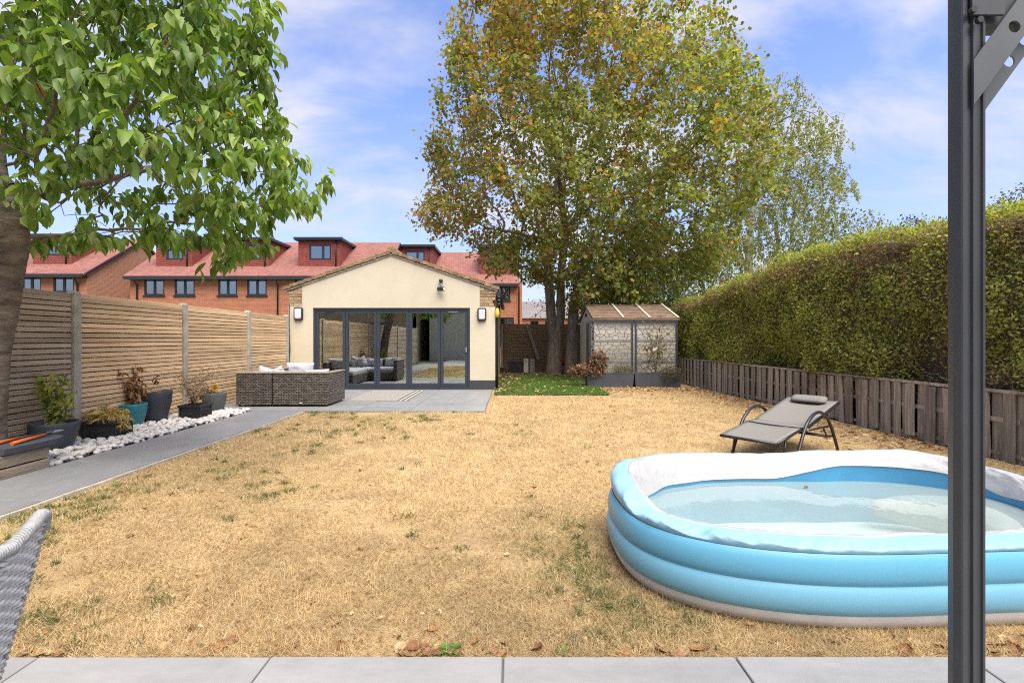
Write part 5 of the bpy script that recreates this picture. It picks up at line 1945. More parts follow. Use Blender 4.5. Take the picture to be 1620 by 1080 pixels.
t_.links.new(tcw.outputs['Object'], nz.inputs['Vector'])
bw = node(t_, 'ShaderNodeBump', ins={'Height': nz.outputs[0], 'Strength': 0.2, 'Distance': 0.02})
fr = node(t_, 'ShaderNodeFresnel', ins={'IOR': 1.33, 'Normal': bw.outputs[0]})
trn = node(t_, 'ShaderNodeBsdfTransparent', ins={0: (0.86, 0.95, 0.90, 1)})
dif = node(t_, 'ShaderNodeBsdfDiffuse', ins={0: (0.60, 0.72, 0.68, 1)})
gls = node(t_, 'ShaderNodeBsdfGlossy', ins={'Roughness': 0.02, 'Normal': bw.outputs[0]})
m1 = node(t_, 'ShaderNodeMixShader', ins={0: 0.36, 1: trn.outputs[0], 2: dif.outputs[0]})
m2 = node(t_, 'ShaderNodeMixShader', ins={0: fr.outputs[0], 1: m1.outputs[0], 2: gls.outputs[0]})
t_.links.new(m2.outputs[0], out.inputs[0])
b = MB()
b.face([(*plan(2 * math.pi * i / NT, 0.12), 0.292) for i in range(NT)])
b.build('water', wm, pool)

# ---------------------------------------------------------------- gazebo post at the right
M['gaz'] = pm('gazebo_metal', (0.066, 0.07, 0.075), (0.05, 0.053, 0.058), 2, 0.5, fine=0.08)
gz = thing('gazebo', (1.18, 1.25, 0.03), 'dark grey metal gazebo post with a perforated corner brace at the right', 'gazebo')
g0, gy = 1.138, 1.25
b = MB()
pf = [(0, 0.022), (0, 0.0), (0.003, -0.003), (0.014, -0.003), (0.016, 0.002), (0.026, 0.002), (0.028, -0.004), (0.036, -0.004), (0.038, 0.002), (0.052, 0.002), (0.054, -0.003), (0.0595, -0.003), (0.0615, 0.0), (0.0615, 0.06), (0.02, 0.06)]
b.loft([[(g0 + x, gy + y, z) for x, y in pf] for z in (0.045, 2.5)], smooth=False)
b.build('post', M['gaz'], gz)
MB().cbox(g0 - 0.04, g0 + 0.1, gy - 0.04, gy + 0.1, 0.031, 0.044, 0.004).build('base_plate', M['gaz'], gz)
bt_ = wz(38, gy)
b = MB()
b.box(g0 + 0.064, 4.2, gy + 0.004, gy + 0.05, bt_ + 0.0, bt_ + 0.12)
b.build('beam', M['gaz'], gz)
b = MB()
b.box(g0 + 0.012, g0 + 0.05, -1.9, gy - 0.006, 2.35, 2.47)
b.build('beam', M['gaz'], gz)
b = MB()
b.box(g0 + 0.018, g0 + 0.1, gy - 0.012, gy - 0.0045, wz(28, gy), wz(-60, gy))
b.build('bracket_plate', M['gaz'], gz)
for bx_, bz_ in ((1541, 15), (1551, 31), (1541, -30)):
    p_ = px(bx_, bz_, gy - 0.02)
    MB().tube([(p_.x, gy - 0.0125, p_.z), (p_.x, gy - 0.022, p_.z)], 0.0085, 6, smooth=False).build('bolt', M['black'], gz)
for xx, yy, zt in ((4.16, gy, 2.5), (g0, -1.95, 2.5), (4.16, -1.95, 2.5)):
    MB().cbox(xx, xx + 0.06, yy, yy + 0.06, 0.031, zt, 0.006).build('post', M['gaz'], gz)
for ya_ in (-1.95, gy - 1.2):
    MB().box(g0 + 0.064, 4.16, ya_, ya_ + 0.05, 2.36, 2.46).build('beam', M['gaz'], gz)
# perforated brace: cells each with a round hole
def holed(mb, n, cell, wid, hr, Mx, y0=0.0, th=0.004):
    for k in range(n):
        cx = (k + 0.5) * cell
        sq, ci = [], []
        for q in range(24):
            a = 2 * math.pi * q / 24
            c, s = math.cos(a), math.sin(a)
            m_ = max(abs(c), abs(s))
            sq.append((cx + c / m_ * cell / 2, s / m_ * wid / 2))
            ci.append((cx + c * hr, s * hr))
        for yy, rev in ((y0, False), (y0 + th, True)):
            for q in range(24):
                q2 = (q + 1) % 24
                pts = [(sq[q][0], yy, sq[q][1]), (sq[q2][0], yy, sq[q2][1]), (ci[q2][0], yy, ci[q2][1]), (ci[q][0], yy, ci[q][1])]
                mb.face([Mx @ Vector(p) for p in (pts[::-1] if rev else pts)])
        for q in range(24):
            q2 = (q + 1) % 24
            mb.face([Mx @ Vector(p) for p in ((ci[q][0], y0, ci[q][1]), (ci[q2][0], y0, ci[q2][1]), (ci[q2][0], y0 + th, ci[q2][1]), (ci[q][0], y0 + th, ci[q][1]))])


ang = R(54)
ca_, sa_ = math.cos(ang), math.sin(ang)
M['brace'] = pm('brace_metal', (0.13, 0.14, 0.145), (0.105, 0.113, 0.118), 2, 0.5, fine=0.08)


def brace(ax, ay, y0, hole_s, half, hr, edge_x, n=3, cell_px=42):
    """plate cut upright against the post, a row of round holes along it"""
    k = y0 / F
    def pt(s, w):
        q = px(ax + s * ca_ + w * sa_, ay - s * sa_ + w * ca_, y0)
        return (q.x, q.z)
    b = MB()
    s1 = hole_s - cell_px / 2
    lo = [(edge_x, ay + half / ca_ + (edge_x - ax) * -sa_ / ca_), (edge_x, ay - half / ca_ + (edge_x - ax) * -sa_ / ca_)]
    e0, e1 = px(lo[0][0], lo[0][1], y0), px(lo[1][0], lo[1][1], y0)
    b.prism([(e0.x, e0.z), pt(s1, half), pt(s1, -half), (e1.x, e1.z)], y0, y0 + 0.004)
    o = px(ax + s1 * ca_, ay - s1 * sa_, y0)
    holed(b, n, cell_px * k, 2 * half * k, hr * k, Matrix.Translation((o.x, y0, o.z)) @ Matrix.Rotation(-ang, 4, 'Y'))
    b.build('brace', M['brace'], gz)


brace(1541, 130.5, gy - 0.012, 109, 20.9, 9.5, 1541)
brace(1560, 147, gy + 0.035, 62, 15, 9.0, 1554)

# ---------------------------------------------------------------- wicker chair at the lower left
M['rattan'] = pm('grey_rattan', (0.70, 0.70, 0.68), (0.56, 0.56, 0.55), 30, 0.5, 0.3, 90)
M['rattan_rim'] = pm('rattan_rim', (0.36, 0.36, 0.36), (0.27, 0.27, 0.275), 40, 0.5, 0.3, 90)
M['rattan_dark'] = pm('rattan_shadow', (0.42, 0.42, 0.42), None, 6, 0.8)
chr_ = thing('wicker_chair', (-1.45, 0.85, 0.03), 'light grey woven rattan dining chair cut off at the lower left corner', 'chair')


def backpt(u, v):
    """u 0..1 from the far side to the near side, v 0 seat .. 1 top of the back"""
    y = 1.135 - 0.53 * u - 0.02 * v * (u - 0.5)
    x = -1.187 + 0.11 * v ** 0.9 + 0.045 * (1 - (2 * u - 1) ** 2) * (0.4 + 0.6 * v)
    z = 0.40 + 0.435 * v + 0.03 * (1 - (2 * u - 1) ** 2) * v - 0.055 * min(u / 0.3, 1) * v
    return Vector((x, y, z))


nrow = 23
strands = MB()
for k in range(nrow):
    v0 = 0.02 + 0.95 * k / (nrow - 1)
    for s_ in (0, math.pi):
        pts = []
        for q in range(61):
            u = q / 60
            v = min(v0 + 0.0, 1)
            p = backpt(u, v)
            nrm = Vector((0.95, 0.0, 0.25))
            ph = u * 26 * math.pi / 2 + s_ + k * 0.9
            pts.append(p + nrm * 0.0045 * math.cos(ph) + Vector((0, 0, 1)) * 0.0045 * math.sin(ph))
        strands.tube(pts, 0.0052, 5)
stuff(strands.build('back_weave', M['rattan'], chr_))
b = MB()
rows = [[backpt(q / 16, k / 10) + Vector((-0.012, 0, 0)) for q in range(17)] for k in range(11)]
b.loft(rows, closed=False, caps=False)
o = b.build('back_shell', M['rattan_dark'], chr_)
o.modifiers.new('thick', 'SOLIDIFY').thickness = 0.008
b = MB()
for k in range(14):
    u = 0.03 + 0.94 * k / 13
    b.tube([backpt(u, q / 8) + Vector((-0.004, 0, 0)) for q in range(9)], 0.0032, 5)
stuff(b.build('upright_strands', M['rattan'], chr_))
# rolled rim, wrapped strand by strand
path = [backpt(0.0, v) for v in (0.0, 0.25, 0.5, 0.75, 0.92)] + [backpt(0.015, 1.0)] + [backpt(u, 1.0) + Vector((0, 0, 0.012)) for u in (0.06, 0.12, 0.2, 0.3, 0.4, 0.5, 0.6, 0.7, 0.8, 0.88, 0.94)] + [backpt(0.985, 1.0)] + [backpt(1.0, v) for v in (0.92, 0.75, 0.5, 0.25, 0.0)]
b = MB()
b.tube(path, [0.006] * 4 + [0.008] + [0.011] * 13 + [0.008] + [0.006] * 4, 12)
b.build('rim', M['rattan_dark'], chr_)
wrap = MB()
dense = []
for k in range(len(path) - 1):
    for q in range(20):
        dense.append((path[k].lerp(path[k + 1], q / 20), k + q / 20))
for s_ in range(3):
    pts = []
    for i, (p, kk) in enumerate(dense):
        rr_ = 0.007 if (kk < 4 or kk > 18) else 0.012
        dd = (dense[min(i + 1, len(dense) - 1)][0] - dense[max(i - 1, 0)][0]).normalized()
        a = dd.cross(Vector((1, 0.01, 0.2))).normalized()
        c_ = a.cross(dd)
        ph = i * 0.75 + s_ * 2 * math.pi / 3
        pts.append(p + (a * math.cos(ph) + c_ * math.sin(ph)) * rr_)
    wrap.tube(pts, 0.0034, 5)
stuff(wrap.build('rim_wrap', M['rattan_rim'], chr_))
MB().cbox(-1.68, -1.215, 0.61, 1.13, 0.36, 0.43, 0.02).build('seat', M['rattan'], chr_)
MB().cbox(-1.69, -1.26, 0.625, 1.115, 0.432, 0.48, 0.02).build('seat_pad', M['fabric_grey'], chr_)
for xx, yy in ((-1.65, 0.64), (-1.65, 1.1), (-1.25, 0.64), (-1.25, 1.1)):
    MB().lathe([(0.014, 0.031), (0.02, 0.36)], 12, (xx, yy, 0)).build('leg', M['rattan'], chr_)
for yy in (0.60, 1.14):
    b = MB()
    b.tube([(-1.17, yy, 0.6), (-1.35, yy, 0.63), (-1.55, yy, 0.63), (-1.66, yy, 0.58), (-1.67, yy, 0.4)], 0.017, 10)
    b.build('arm', M['rattan'], chr_)

piv = Vector((-1.077, 1.135, 0))
newp = Vector((-1.132, 1.19, 0))
Rz = Matrix.Rotation(R(12), 3, 'Z')
chr_.location = newp + Rz @ (Vector((-1.45, 0.85, 0.03)) - piv)
chr_.rotation_euler = (0, 0, R(12))

# ---------------------------------------------------------------- raised bed, tray, loppers
bed = thing('raised_bed', (-4.9, 3.8, 0), 'grey timber raised bed beside the path at the foot of the cherry tree', 'planter')
for k, (z0, z1) in enumerate(((0.0, 0.105), (0.109, 0.225))):
    MB().cbox(-4.57, -4.49, 2.3, 4.79, z0 + 0.012, z1, 0.006).build('sleeper', M['timber'], bed)
    MB().cbox(-5.2, -4.573, 4.71, 4.79, z0 + 0.012, z1, 0.006).build('sleeper', M['timber'], bed)
MB().box(-5.2, -4.575, 2.3, 4.705, 0.013, 0.17).build('soil', M['soil'], bed)
b = MB()
po = []
for k in range(21):
    a = R(-90) + R(180) * k / 20
    po.append((-4.60 + 0.12 - 0.02 + 0.13 * 0 - 0.0, 0, 0))
outl = [(-4.47, 4.33), (-4.455, 4.62), (-4.46, 4.86), (-4.50, 4.94), (-4.58, 4.97), (-4.68, 4.95), (-4.78, 4.87), (-4.84, 4.72), (-4.86, 4.5), (-4.84, 4.33)]
b.loft([[(x, y, 0.232) for x, y in outl], [(x + (0.012 if x > -4.6 else -0.012), y, 0.29) for x, y in outl], [(x, y, 0.298) for x, y in outl]], smooth=False)
tag(b.build('tray_lid', M['planter'], bevel=0.008), 'black rubber lid lying on the raised bed under the loppers', 'lid')
t = thing('loppers', (-4.6, 4.6, 0.3), 'garden loppers with orange handles lying on the black lid', 'tool')
M['orange'] = pm('orange_grip', (0.72, 0.16, 0.03), None, 4, 0.45)
for pa, pb, pc in (((-4.66, 4.40, 0.316), (-4.70, 4.70, 0.318), (-4.66, 4.93, 0.325)), ((-4.515, 4.45, 0.316), (-4.60, 4.86, 0.32), (-4.63, 4.98, 0.325))):
    MB().tube([pa, pb], [0.017, 0.014], 10).build('grip', M['orange'], t)
    MB().tube([pb, pc], 0.010, 8).build('shaft', M['black'], t)
b = MB()
b.loft([[(-4.66, 4.93, 0.32), (-4.60, 4.95, 0.32), (-4.60, 5.06, 0.322), (-4.66, 5.08, 0.322)], [(-4.66, 4.93, 0.328), (-4.60, 4.95, 0.328), (-4.60, 5.06, 0.33), (-4.66, 5.08, 0.33)]], smooth=False)
b.build('blade', M['lead'], t)

# ---------------------------------------------------------------- pots along the pebbles
M['teal'] = pm('teal_glaze', (0.035, 0.215, 0.25), (0.03, 0.18, 0.215), 4, 0.4)
M['slate'] = pm('slate_pot', (0.055, 0.063, 0.075), (0.042, 0.048, 0.058), 5, 0.55, 0.2, 40)
M['greypot'] = pm('stone_grey_pot', (0.115, 0.12, 0.118), (0.085, 0.09, 0.088), 6, 0.75, 0.3, 50)
M['blackpot'] = pm('lead_black_planter', (0.024, 0.026, 0.03), (0.036, 0.038, 0.042), 6, 0.5, 0.2, 40)


def round_pot(name, label, x, y, r0, r1, h, mat, bulge=1.0, cat='plant pot'):
    t = thing(name, (x, y, 0.03), label, cat)
    z0 = 0.025
    pr = [(r0 * 0.9, z0), (r0, z0 + 0.01)] + [(r0 + (r1 - r0) * math.sin(f * math.pi / 2) ** bulge, z0 + 0.01 + (h - 0.01) * f) for f in (0.15, 0.3, 0.45, 0.6, 0.75, 0.9, 1.0)]
    pr += [(r1 - 0.004, z0 + h + 0.006), (r1 - 0.022, z0 + h + 0.004), (r1 - 0.03, z0 + h - 0.04), (r1 - 0.035, z0 + h - 0.07)]
    b = MB()
    b.lathe(pr, 40, (x, y, 0))
    b.build('pot', M[mat], t)
    MB().lathe([(r1 - 0.036, z0 + h - 0.08), (r1 - 0.036, z0 + h - 0.055)], 24, (x, y, 0)).build('soil', M['soil'], t)
    return t


def trough(label, x0, x1, y0, y1, h):
    t = thing('square_planter', ((x0 + x1) / 2, (y0 + y1) / 2, 0.03), label, 'plant pot')
    b = MB()
    z0 = 0.025
    def rc(d, z):
        return [(x0 + d, y0 + d, z), (x1 - d, y0 + d, z), (x1 - d, y1 - d, z), (x0 + d, y1 - d, z)]
    b.loft([rc(0.012, z0), rc(0.012, z0 + h - 0.03), rc(-0.006, z0 + h - 0.03), rc(-0.006, z0 + h), rc(0.03, z0 + h), rc(0.04, z0 + h - 0.06)], smooth=False)
    b.build('box', M['blackpot'], t)
    MB().box(x0 + 0.04, x1 - 0.04, y0 + 0.04, y1 - 0.04, z0 + h - 0.09, z0 + h - 0.055).build('soil', M['soil'], t)
    # framed panels: front faces the camera, right face towards the path with lattice
    fr_ = MB()
    ya = y0 + 0.012
    for q in ((x0 + 0.01, x0 + 0.035, z0, z0 + h - 0.032), (x1 - 0.035, x1 - 0.01, z0, z0 + h - 0.032)):
        fr_.box(q[0], q[1], ya - 0.012, ya - 0.001, q[2], q[3])
    fr_.box(x0 + 0.036, x1 - 0.036, ya - 0.012, ya - 0.001, z0, z0 + 0.03)
    xa = x1 - 0.012
    for q in ((y0 + 0.016, y0 + 0.04), (y1 - 0.04, y1 - 0.016)):
        fr_.box(xa + 0.001, xa + 0.012, q[0], q[1], z0, z0 + h - 0.032)
    fr_.box(xa + 0.001, xa + 0.012, y0 + 0.041, y1 - 0.041, z0, z0 + 0.03)
    fr_.build('panel_frame', M['blackpot'], t)
    la = MB()
    d0, d1 = y0 + 0.05, y1 - 0.05
    n = 5
    for k in range(n):
        yc = d0 + (d1 - d0) * (k + 0.5) / n
        for sgn in (-1, 1):
            zc = z0 + h * 0.45
            dy = min(0.05, yc - d0, d1 - yc)
            Mx_ = Matrix.Translation((xa + 0.004 + (0.003 if sgn > 0 else 0), yc, zc)) @ Matrix.Rotation(sgn * R(45), 4, 'X')
            la.box(-0.003, 0.003, -0.005, 0.005, -min(0.06, h * 0.3), min(0.06, h * 0.3), Mx_)
    la.build('lattice', M['blackpot'], t)
    xc, zc = (x0 + x1) / 2, z0 + h * 0.45
    e = MB()
    e.tube([(xc, ya - 0.001, zc), (xc, ya - 0.009, zc)], 0.028, 12)
    e.tube([(xc - 0.05, ya - 0.004, zc), (xc + 0.05, ya - 0.004, zc)], 0.006, 6)
    e.build('relief', M['blackpot'], t)
    return t


YGP = [(0.34, 0.36, 0.08), (0.22, 0.27, 0.055), (0.42, 0.38, 0.10), (0.12, 0.165, 0.04)]
t = round_pot('potted_shrub', 'dark bowl pot with a yellow-green leafy shrub behind the raised bed', -5.03, 5.42, 0.13, 0.22, 0.32, 'slate', 1.0)
e = twigs('stem', t, (-5.03, 5.42, 0.28), 9, 0.62, 0.22, 0.006)
pts = [p_ for s_ in e for p_ in s_[1:]]
pts = [tuple(np.array(pts[k % len(pts)]) + rng.normal(0, 0.028, 3)) for k in range(330)]
leaves_on(t, pts, 0.075, 0.55, YGP, [0.4, 0.25, 0.2, 0.15], 0.7)
t = trough('black lattice planter of withered yellow leaves beside the first concrete post', -5.26, -4.83, 5.98, 6.3, 0.225)
n = 420
q_ = rsph(n) * np.array([0.22, 0.16, 0.075]) * rng.random((n, 1)) ** 0.33 + np.array([-5.05, 6.14, 0.315])
leaves_on(t, q_, 0.11, 0.22, [(0.66, 0.52, 0.24), (0.58, 0.43, 0.18), (0.70, 0.58, 0.34), (0.30, 0.30, 0.08)], [0.35, 0.25, 0.28, 0.12], 0.5)
q_ = rsph(60) * np.array([0.05, 0.07, 0.07]) + np.array([-4.82, 6.1, 0.25])
leaves_on(t, q_, 0.1, 0.22, [(0.58, 0.44, 0.18), (0.64, 0.52, 0.27)], None, 0.8, 'drooping_leaves')
t = round_pot('potted_plant', 'teal glazed pot with a dead brown plant', wx(207, 6.82), 6.84, 0.105, 0.178, 0.335, 'teal', 0.9)
e = twigs('stem', t, (wx(207, 6.82), 6.84, 0.3), 6, 0.62, 0.3, 0.007)
pts = [p_ for s_ in e for p_ in s_[2:]]
pts = [tuple(np.array(pts[k % len(pts)]) + rng.normal(0, 0.03, 3)) for k in range(170)]
leaves_on(t, pts, 0.1, 0.34, [(0.24, 0.115, 0.045), (0.16, 0.075, 0.032), (0.32, 0.17, 0.07)], None, 0.9, mat='dryleaf')
t = round_pot('large_pot', 'large empty slate-blue pot behind the teal pot', wx(242, 7.3), 7.32, 0.15, 0.23, 0.46, 'slate', 0.9, 'pot')
t = trough('black square planter of dry bare twigs in front of the second concrete post', -5.03, -4.70, 7.42, 7.74, 0.235)
e = twigs('stem', t, (-4.9, 7.58, 0.2), 26, 0.62, 0.42, 0.004, kink=0.16)
pts = [p_ for s_ in e for p_ in s_[2:]]
pts = [tuple(np.array(pts[k % len(pts)]) + rng.normal(0, 0.03, 3)) for k in range(420)]
leaves_on(t, pts, 0.04, 0.35, [(0.34, 0.235, 0.135), (0.25, 0.165, 0.09), (0.42, 0.31, 0.19)], None, 0.3, mat='dryleaf')
t = round_pot('potted_sunflower', 'stone grey pot with a single sunflower', wx(339, 8.3), 8.3, 0.125, 0.185, 0.325, 'greypot', 0.9)
sx_, sy_ = wx(339, 8.3), 8.25
b = MB()
b.tube([(sx_ + 0.02, sy_, 0.29), (sx_ + 0.05, sy_ - 0.03, 0.38), (sx_ + 0.085, sy_ - 0.05, 0.455)], 0.006, 6)
b.build('stem', M['twig'], t)
fc = Vector((sx_ + 0.09, sy_ - 0.08, 0.455))
pd_ = []
n = 22
an = np.arange(n) * 2 * math.pi / n
dirs = np.stack([np.cos(an), np.full(n, -0.15), np.sin(an)], 1)
V, T = cloud(LEAF4, np.array(fc)[None] + dirs * 0.022, dirs, np.repeat([[0.1, -1.0, 0.25]], n, 0), np.full(n, 0.05), np.full(n, 0.02))
npmesh('petals', V, T, rep(palette(n, [(0.75, 0.47, 0.02), (0.68, 0.38, 0.02)]), LEAF4), M['dryleaf'], t)
MB().tube([fc + Vector((0, 0.01, 0)), fc + Vector((0.001, -0.012, 0.003))], [0.028, 0.022], 16).build('flower_head', M['twig'], t)
q_ = rsph(60) * np.array([0.14, 0.1, 0.07]) + np.array([sx_ - 0.06, sy_, 0.35])
leaves_on(t, q_, 0.08, 0.5, [(0.07, 0.085, 0.03), (0.16, 0.11, 0.05), (0.12, 0.07, 0.04)], None, 0.9)
twigs('dry_stalk', t, (sx_ - 0.14, sy_, 0.28), 3, 0.85, 0.14, 0.004)


# ---------------------------------------------------------------- white pebbles
M['pebble'] = pm('white_pebble', (0.68, 0.65, 0.61), (0.52, 0.46, 0.40), 12, 0.7, 0.3, 40, rnd=0.28, lo=0.42, hi=0.75)
peb = []
for v in range(8):
    b = MB()
    sd = v * 7.7
    rings = []
    for i in range(1, 7):
        ph = math.pi * i / 7
        rings.append([Vector((math.sin(ph) * math.cos(a), math.sin(ph) * math.sin(a), math.cos(ph))) * (1 + 0.28 * mnoise.noise((math.sin(ph) * math.cos(a) * 1.3 + sd, math.sin(ph) * math.sin(a) * 1.3, math.cos(ph) * 1.3))) for a in [2 * math.pi * q / 9 for q in range(9)]][::-1])
    b.loft(rings)
    b.v = [(x, y * 0.8, z * 0.66) for x, y, z in b.v]
    me = b.mesh('pebble')
    me.materials.append(M['pebble'])
    peb.append(me)
taken = [(-5.03, 5.42, 0.13), (-5.05, 6.13, 0.24), (wx(207, 6.82), 6.84, 0.10), (wx(242, 7.3), 7.32, 0.15), (-4.87, 7.58, 0.18), (wx(339, 8.3), 8.3, 0.12)]
plist = []
tries = 0
while len(plist) < 760 and tries < 60000:
    tries += 1
    y = random.uniform(4.84, 8.47)
    x = random.uniform(fx_at(y) + 0.06, -4.47)
    rr_ = random.uniform(0.024, 0.05)
    if x + rr_ > -4.455 or y + rr_ > 8.49:
        continue
    if any((x - a) ** 2 + (y - c) ** 2 < (d_ + rr_ * 0.4) ** 2 for a, c, d_ in taken):
        continue
    hit = 0
    for (a, c, d_, zz) in plist:
        dd = (x - a) ** 2 + (y - c) ** 2
        if dd < ((rr_ + d_) * 0.72) ** 2:
            hit += 1
            if dd < ((rr_ + d_) * 0.42) ** 2 or hit > 1:
                hit = 9
                break
    if hit == 9:
        continue
    plist.append((x, y, rr_, 0.022 + rr_ * 0.25 + (0.026 if hit else 0)))
plist.sort(key=lambda q: -q[2] / q[1])
for x, y, rr_, zz in plist[:290]:
    o = inst('pebble', random.choice(peb), None, (x, y, zz), (random.uniform(-.4, .4), random.uniform(-.4, .4), random.uniform(0, 6.28)), (rr_ * random.uniform(0.9, 1.35), rr_, rr_))
    tag(o, 'smooth white pebble in the strip between the slatted fence and the path', 'pebble', 'white pebbles along the fence')
b = MB()
from mathutils import Euler
for x, y, rr_, zz in plist[290:]:
    me = random.choice(peb)
    Mx = Matrix.LocRotScale((x, y, zz), Euler((random.uniform(-.4, .4), random.uniform(-.4, .4), random.uniform(0, 6.28))), (rr_ * 1.2, rr_, rr_))
    i = len(b.v)
    b.v += [tuple(Mx @ v_.co) for v_ in me.vertices]
    for p_ in me.polygons:
        b.f.append(tuple(i + k for k in p_.vertices))
        b.sm.append(True)
o = stuff(b.build('white_pebbles', M['pebble']))
tag(o, 'small white pebbles filling the strip between the larger ones', 'pebbles')

# ---------------------------------------------------------------- dry grass
def pool_hit(x, y):
    xx = np.abs((x - PC.x) / (PHX - 0.05))
    yy = np.abs((y - PC.y) / (PHY - 0.05))
    return xx ** 2.75 + yy ** 2.75 < 1


def lawn_pts(n, y0=1.93, y1=13.2, pw=1.6):
    # denser near the camera
    q = rng.random(n)
    a, c = y0 ** (1 - pw), y1 ** (1 - pw)
    y = (a + (c - a) * q) ** (1 / (1 - pw))
    lo_x = np.maximum(-3.52, -1.09 * y)
    hi_x = np.minimum(5.15 - 0.033 * (y - 1.5) - 0.03, 1.09 * y)
    x = lo_x + (hi_x - lo_x) * rng.random(n)
    ok = ~pool_hit(x, y)
    ok &= ~((x < -0.45) & (y > 8.43))
    ok &= ~((x < 2.2) & (y > 10.93))
    ok &= ~((x > 1.85) & (x < 4.4) & (y > 12.64))
    return x[ok], y[ok]


def lawn_z(x, y):
    P_ = np.stack([x, y, np.zeros(len(x))], 1)
    return 0.004 + 0.018 * (vnoise(P_, 1.3, 3) - 0.5) + 0.018 * 0.6 * (vnoise(P_, 4.5, 5) - 0.5)


x, y = lawn_pts(480000)
n = len(x)
pos = np.stack([x, y, lawn_z(x, y) - 0.002], 1)
az = rng.uniform(0, 2 * math.pi, n)
P2 = np.stack([x, y, np.zeros(n)], 1)
az = az * 0.9 + vnoise(P2, 6.0, 31) * 5.0
el = np.abs(rng.normal(0.28, 0.28, n))
d = np.stack([np.cos(az) * np.cos(el), np.sin(az) * np.cos(el), np.sin(el)], 1)
ll = rng.uniform(0.025, 0.065, n) * (0.9 + 0.03 * y)
wd = rng.uniform(0.0012, 0.0022, n) * (0.6 + 0.24 * y)
nr = unit(np.array([0, 0, 1.0]) + rsph(n) * 0.5)
V, T = cloud(BLADE, pos, d, nr, ll, wd)
c = palette(n, [(0.63, 0.475, 0.245), (0.55, 0.395, 0.19), (0.70, 0.565, 0.345), (0.41, 0.27, 0.13), (0.25, 0.155, 0.078)], [0.32, 0.28, 0.2, 0.13, 0.07], 0.1)
bare_ = vnoise(P2, 1.1, 45) * 0.5 + vnoise(P2, 4.0, 46) * 0.5
tone = 0.80 + 0.36 * vnoise(P2, 0.6, 41) + 0.30 * (vnoise(P2, 3.0, 42) - 0.5) + 0.32 * (vnoise(P2, 9.0, 43) - 0.5)
c = c * np.clip(tone, 0.5, 1.2)[:, None]
# olive tinge where some grass still lives
gw = np.clip((vnoise(P2, 0.75, 51) * 0.55 + vnoise(P2, 2.8, 52) * 0.5 + np.clip((-x - 0.2) * 0.06, -0.12, 0.16) + np.clip((x - 3.0) * 0.03, 0, 0.05) - 0.66) * 2.0, 0, 0.6)
pk = rng.random(n) < gw
c[pk] = palette(n, [(0.26, 0.25, 0.085), (0.19, 0.205, 0.07), (0.34, 0.29, 0.11)])[pk]
c = np.clip(c, 0.01, 0.9)
kp = rng.random(n) > np.clip((0.36 - bare_) * 5, 0, 0.7)
V, T = cloud(BLADE, pos[kp], d[kp], nr[kp], ll[kp], wd[kp])
c = c[kp]
o = stuff(npmesh('dry_grass', V, T, rep(c, BLADE), M['drygrass']))
tag(o, 'straw-coloured parched grass of the lawn', 'grass')

# green tufts
tx, ty = lawn_pts(2600, 1.95, 9.5, 1.3)
Pt = np.stack([tx, ty, np.zeros(len(tx))], 1)
sc = vnoise(Pt, 0.75, 51) * 0.55 + vnoise(Pt, 2.8, 52) * 0.5 + np.clip((-tx - 0.2) * 0.09, -0.12, 0.24) + 0.10 * ((ty < 2.6) & (tx > 0.0)) + rng.normal(0, 0.07, len(tx))
sel = np.argsort(-sc)[:250]
tx, ty = tx[sel], ty[sel]
cnt = rng.integers(14, 46, len(tx))
bx_ = np.repeat(tx, cnt)
by_ = np.repeat(ty, cnt)
n = len(bx_)
sp = np.repeat(rng.uniform(0.012, 0.05, len(tx)), cnt)
x = bx_ + rng.normal(0, 1, n) * sp
y = by_ + rng.normal(0, 1, n) * sp
ok = (y > 1.935) & (x > -3.5) & ~pool_hit(x, y)
x, y = x[ok], y[ok]
n = len(x)
pos = np.stack([x, y, lawn_z(x, y)], 1)
az = rng.uniform(0, 2 * math.pi, n)
el = np.abs(rng.normal(0.5, 0.25, n))
d = np.stack([np.cos(az) * np.cos(el), np.sin(az) * np.cos(el), np.sin(el)], 1)
V, T = cloud(BLADE, pos, d, unit(np.array([0, 0, 1.0]) + rsph(n) * 0.4), rng.uniform(0.025, 0.06, n), rng.uniform(0.0035, 0.006, n) * (0.8 + 0.1 * y))
o = stuff(npmesh('green_grass', V, T, rep(palette(n, [(0.12, 0.165, 0.045), (0.085, 0.13, 0.035), (0.17, 0.20, 0.06), (0.06, 0.10, 0.03)]), BLADE), M['leaf']))
tag(o, 'surviving green grass tufts scattered in the parched lawn', 'grass')

# artificial turf pile
n = 42000
x = rng.uniform(-0.4, 2.18, n)
y = rng.uniform(10.96, 17.6, n)
ok = (x < 1.9) | (y < 12.6)
x, y = x[ok], y[ok]
n = len(x)
pos = np.stack([x, y, np.full(n, 0.032)], 1)
V, T = cloud(BLADE, pos, unit(rsph(n) * 0.6 + np.array([0, 0, 1.0])), rsph(n), rng.uniform(0.02, 0.04, n), rng.uniform(0.008, 0.014, n))
o = stuff(npmesh('turf_pile', V, T, rep(palette(n, [(0.13, 0.24, 0.045), (0.10, 0.20, 0.036), (0.17, 0.29, 0.065)]), BLADE), M['leaf']))
tag(o, 'bright green artificial turf pile beside the garage', 'grass')

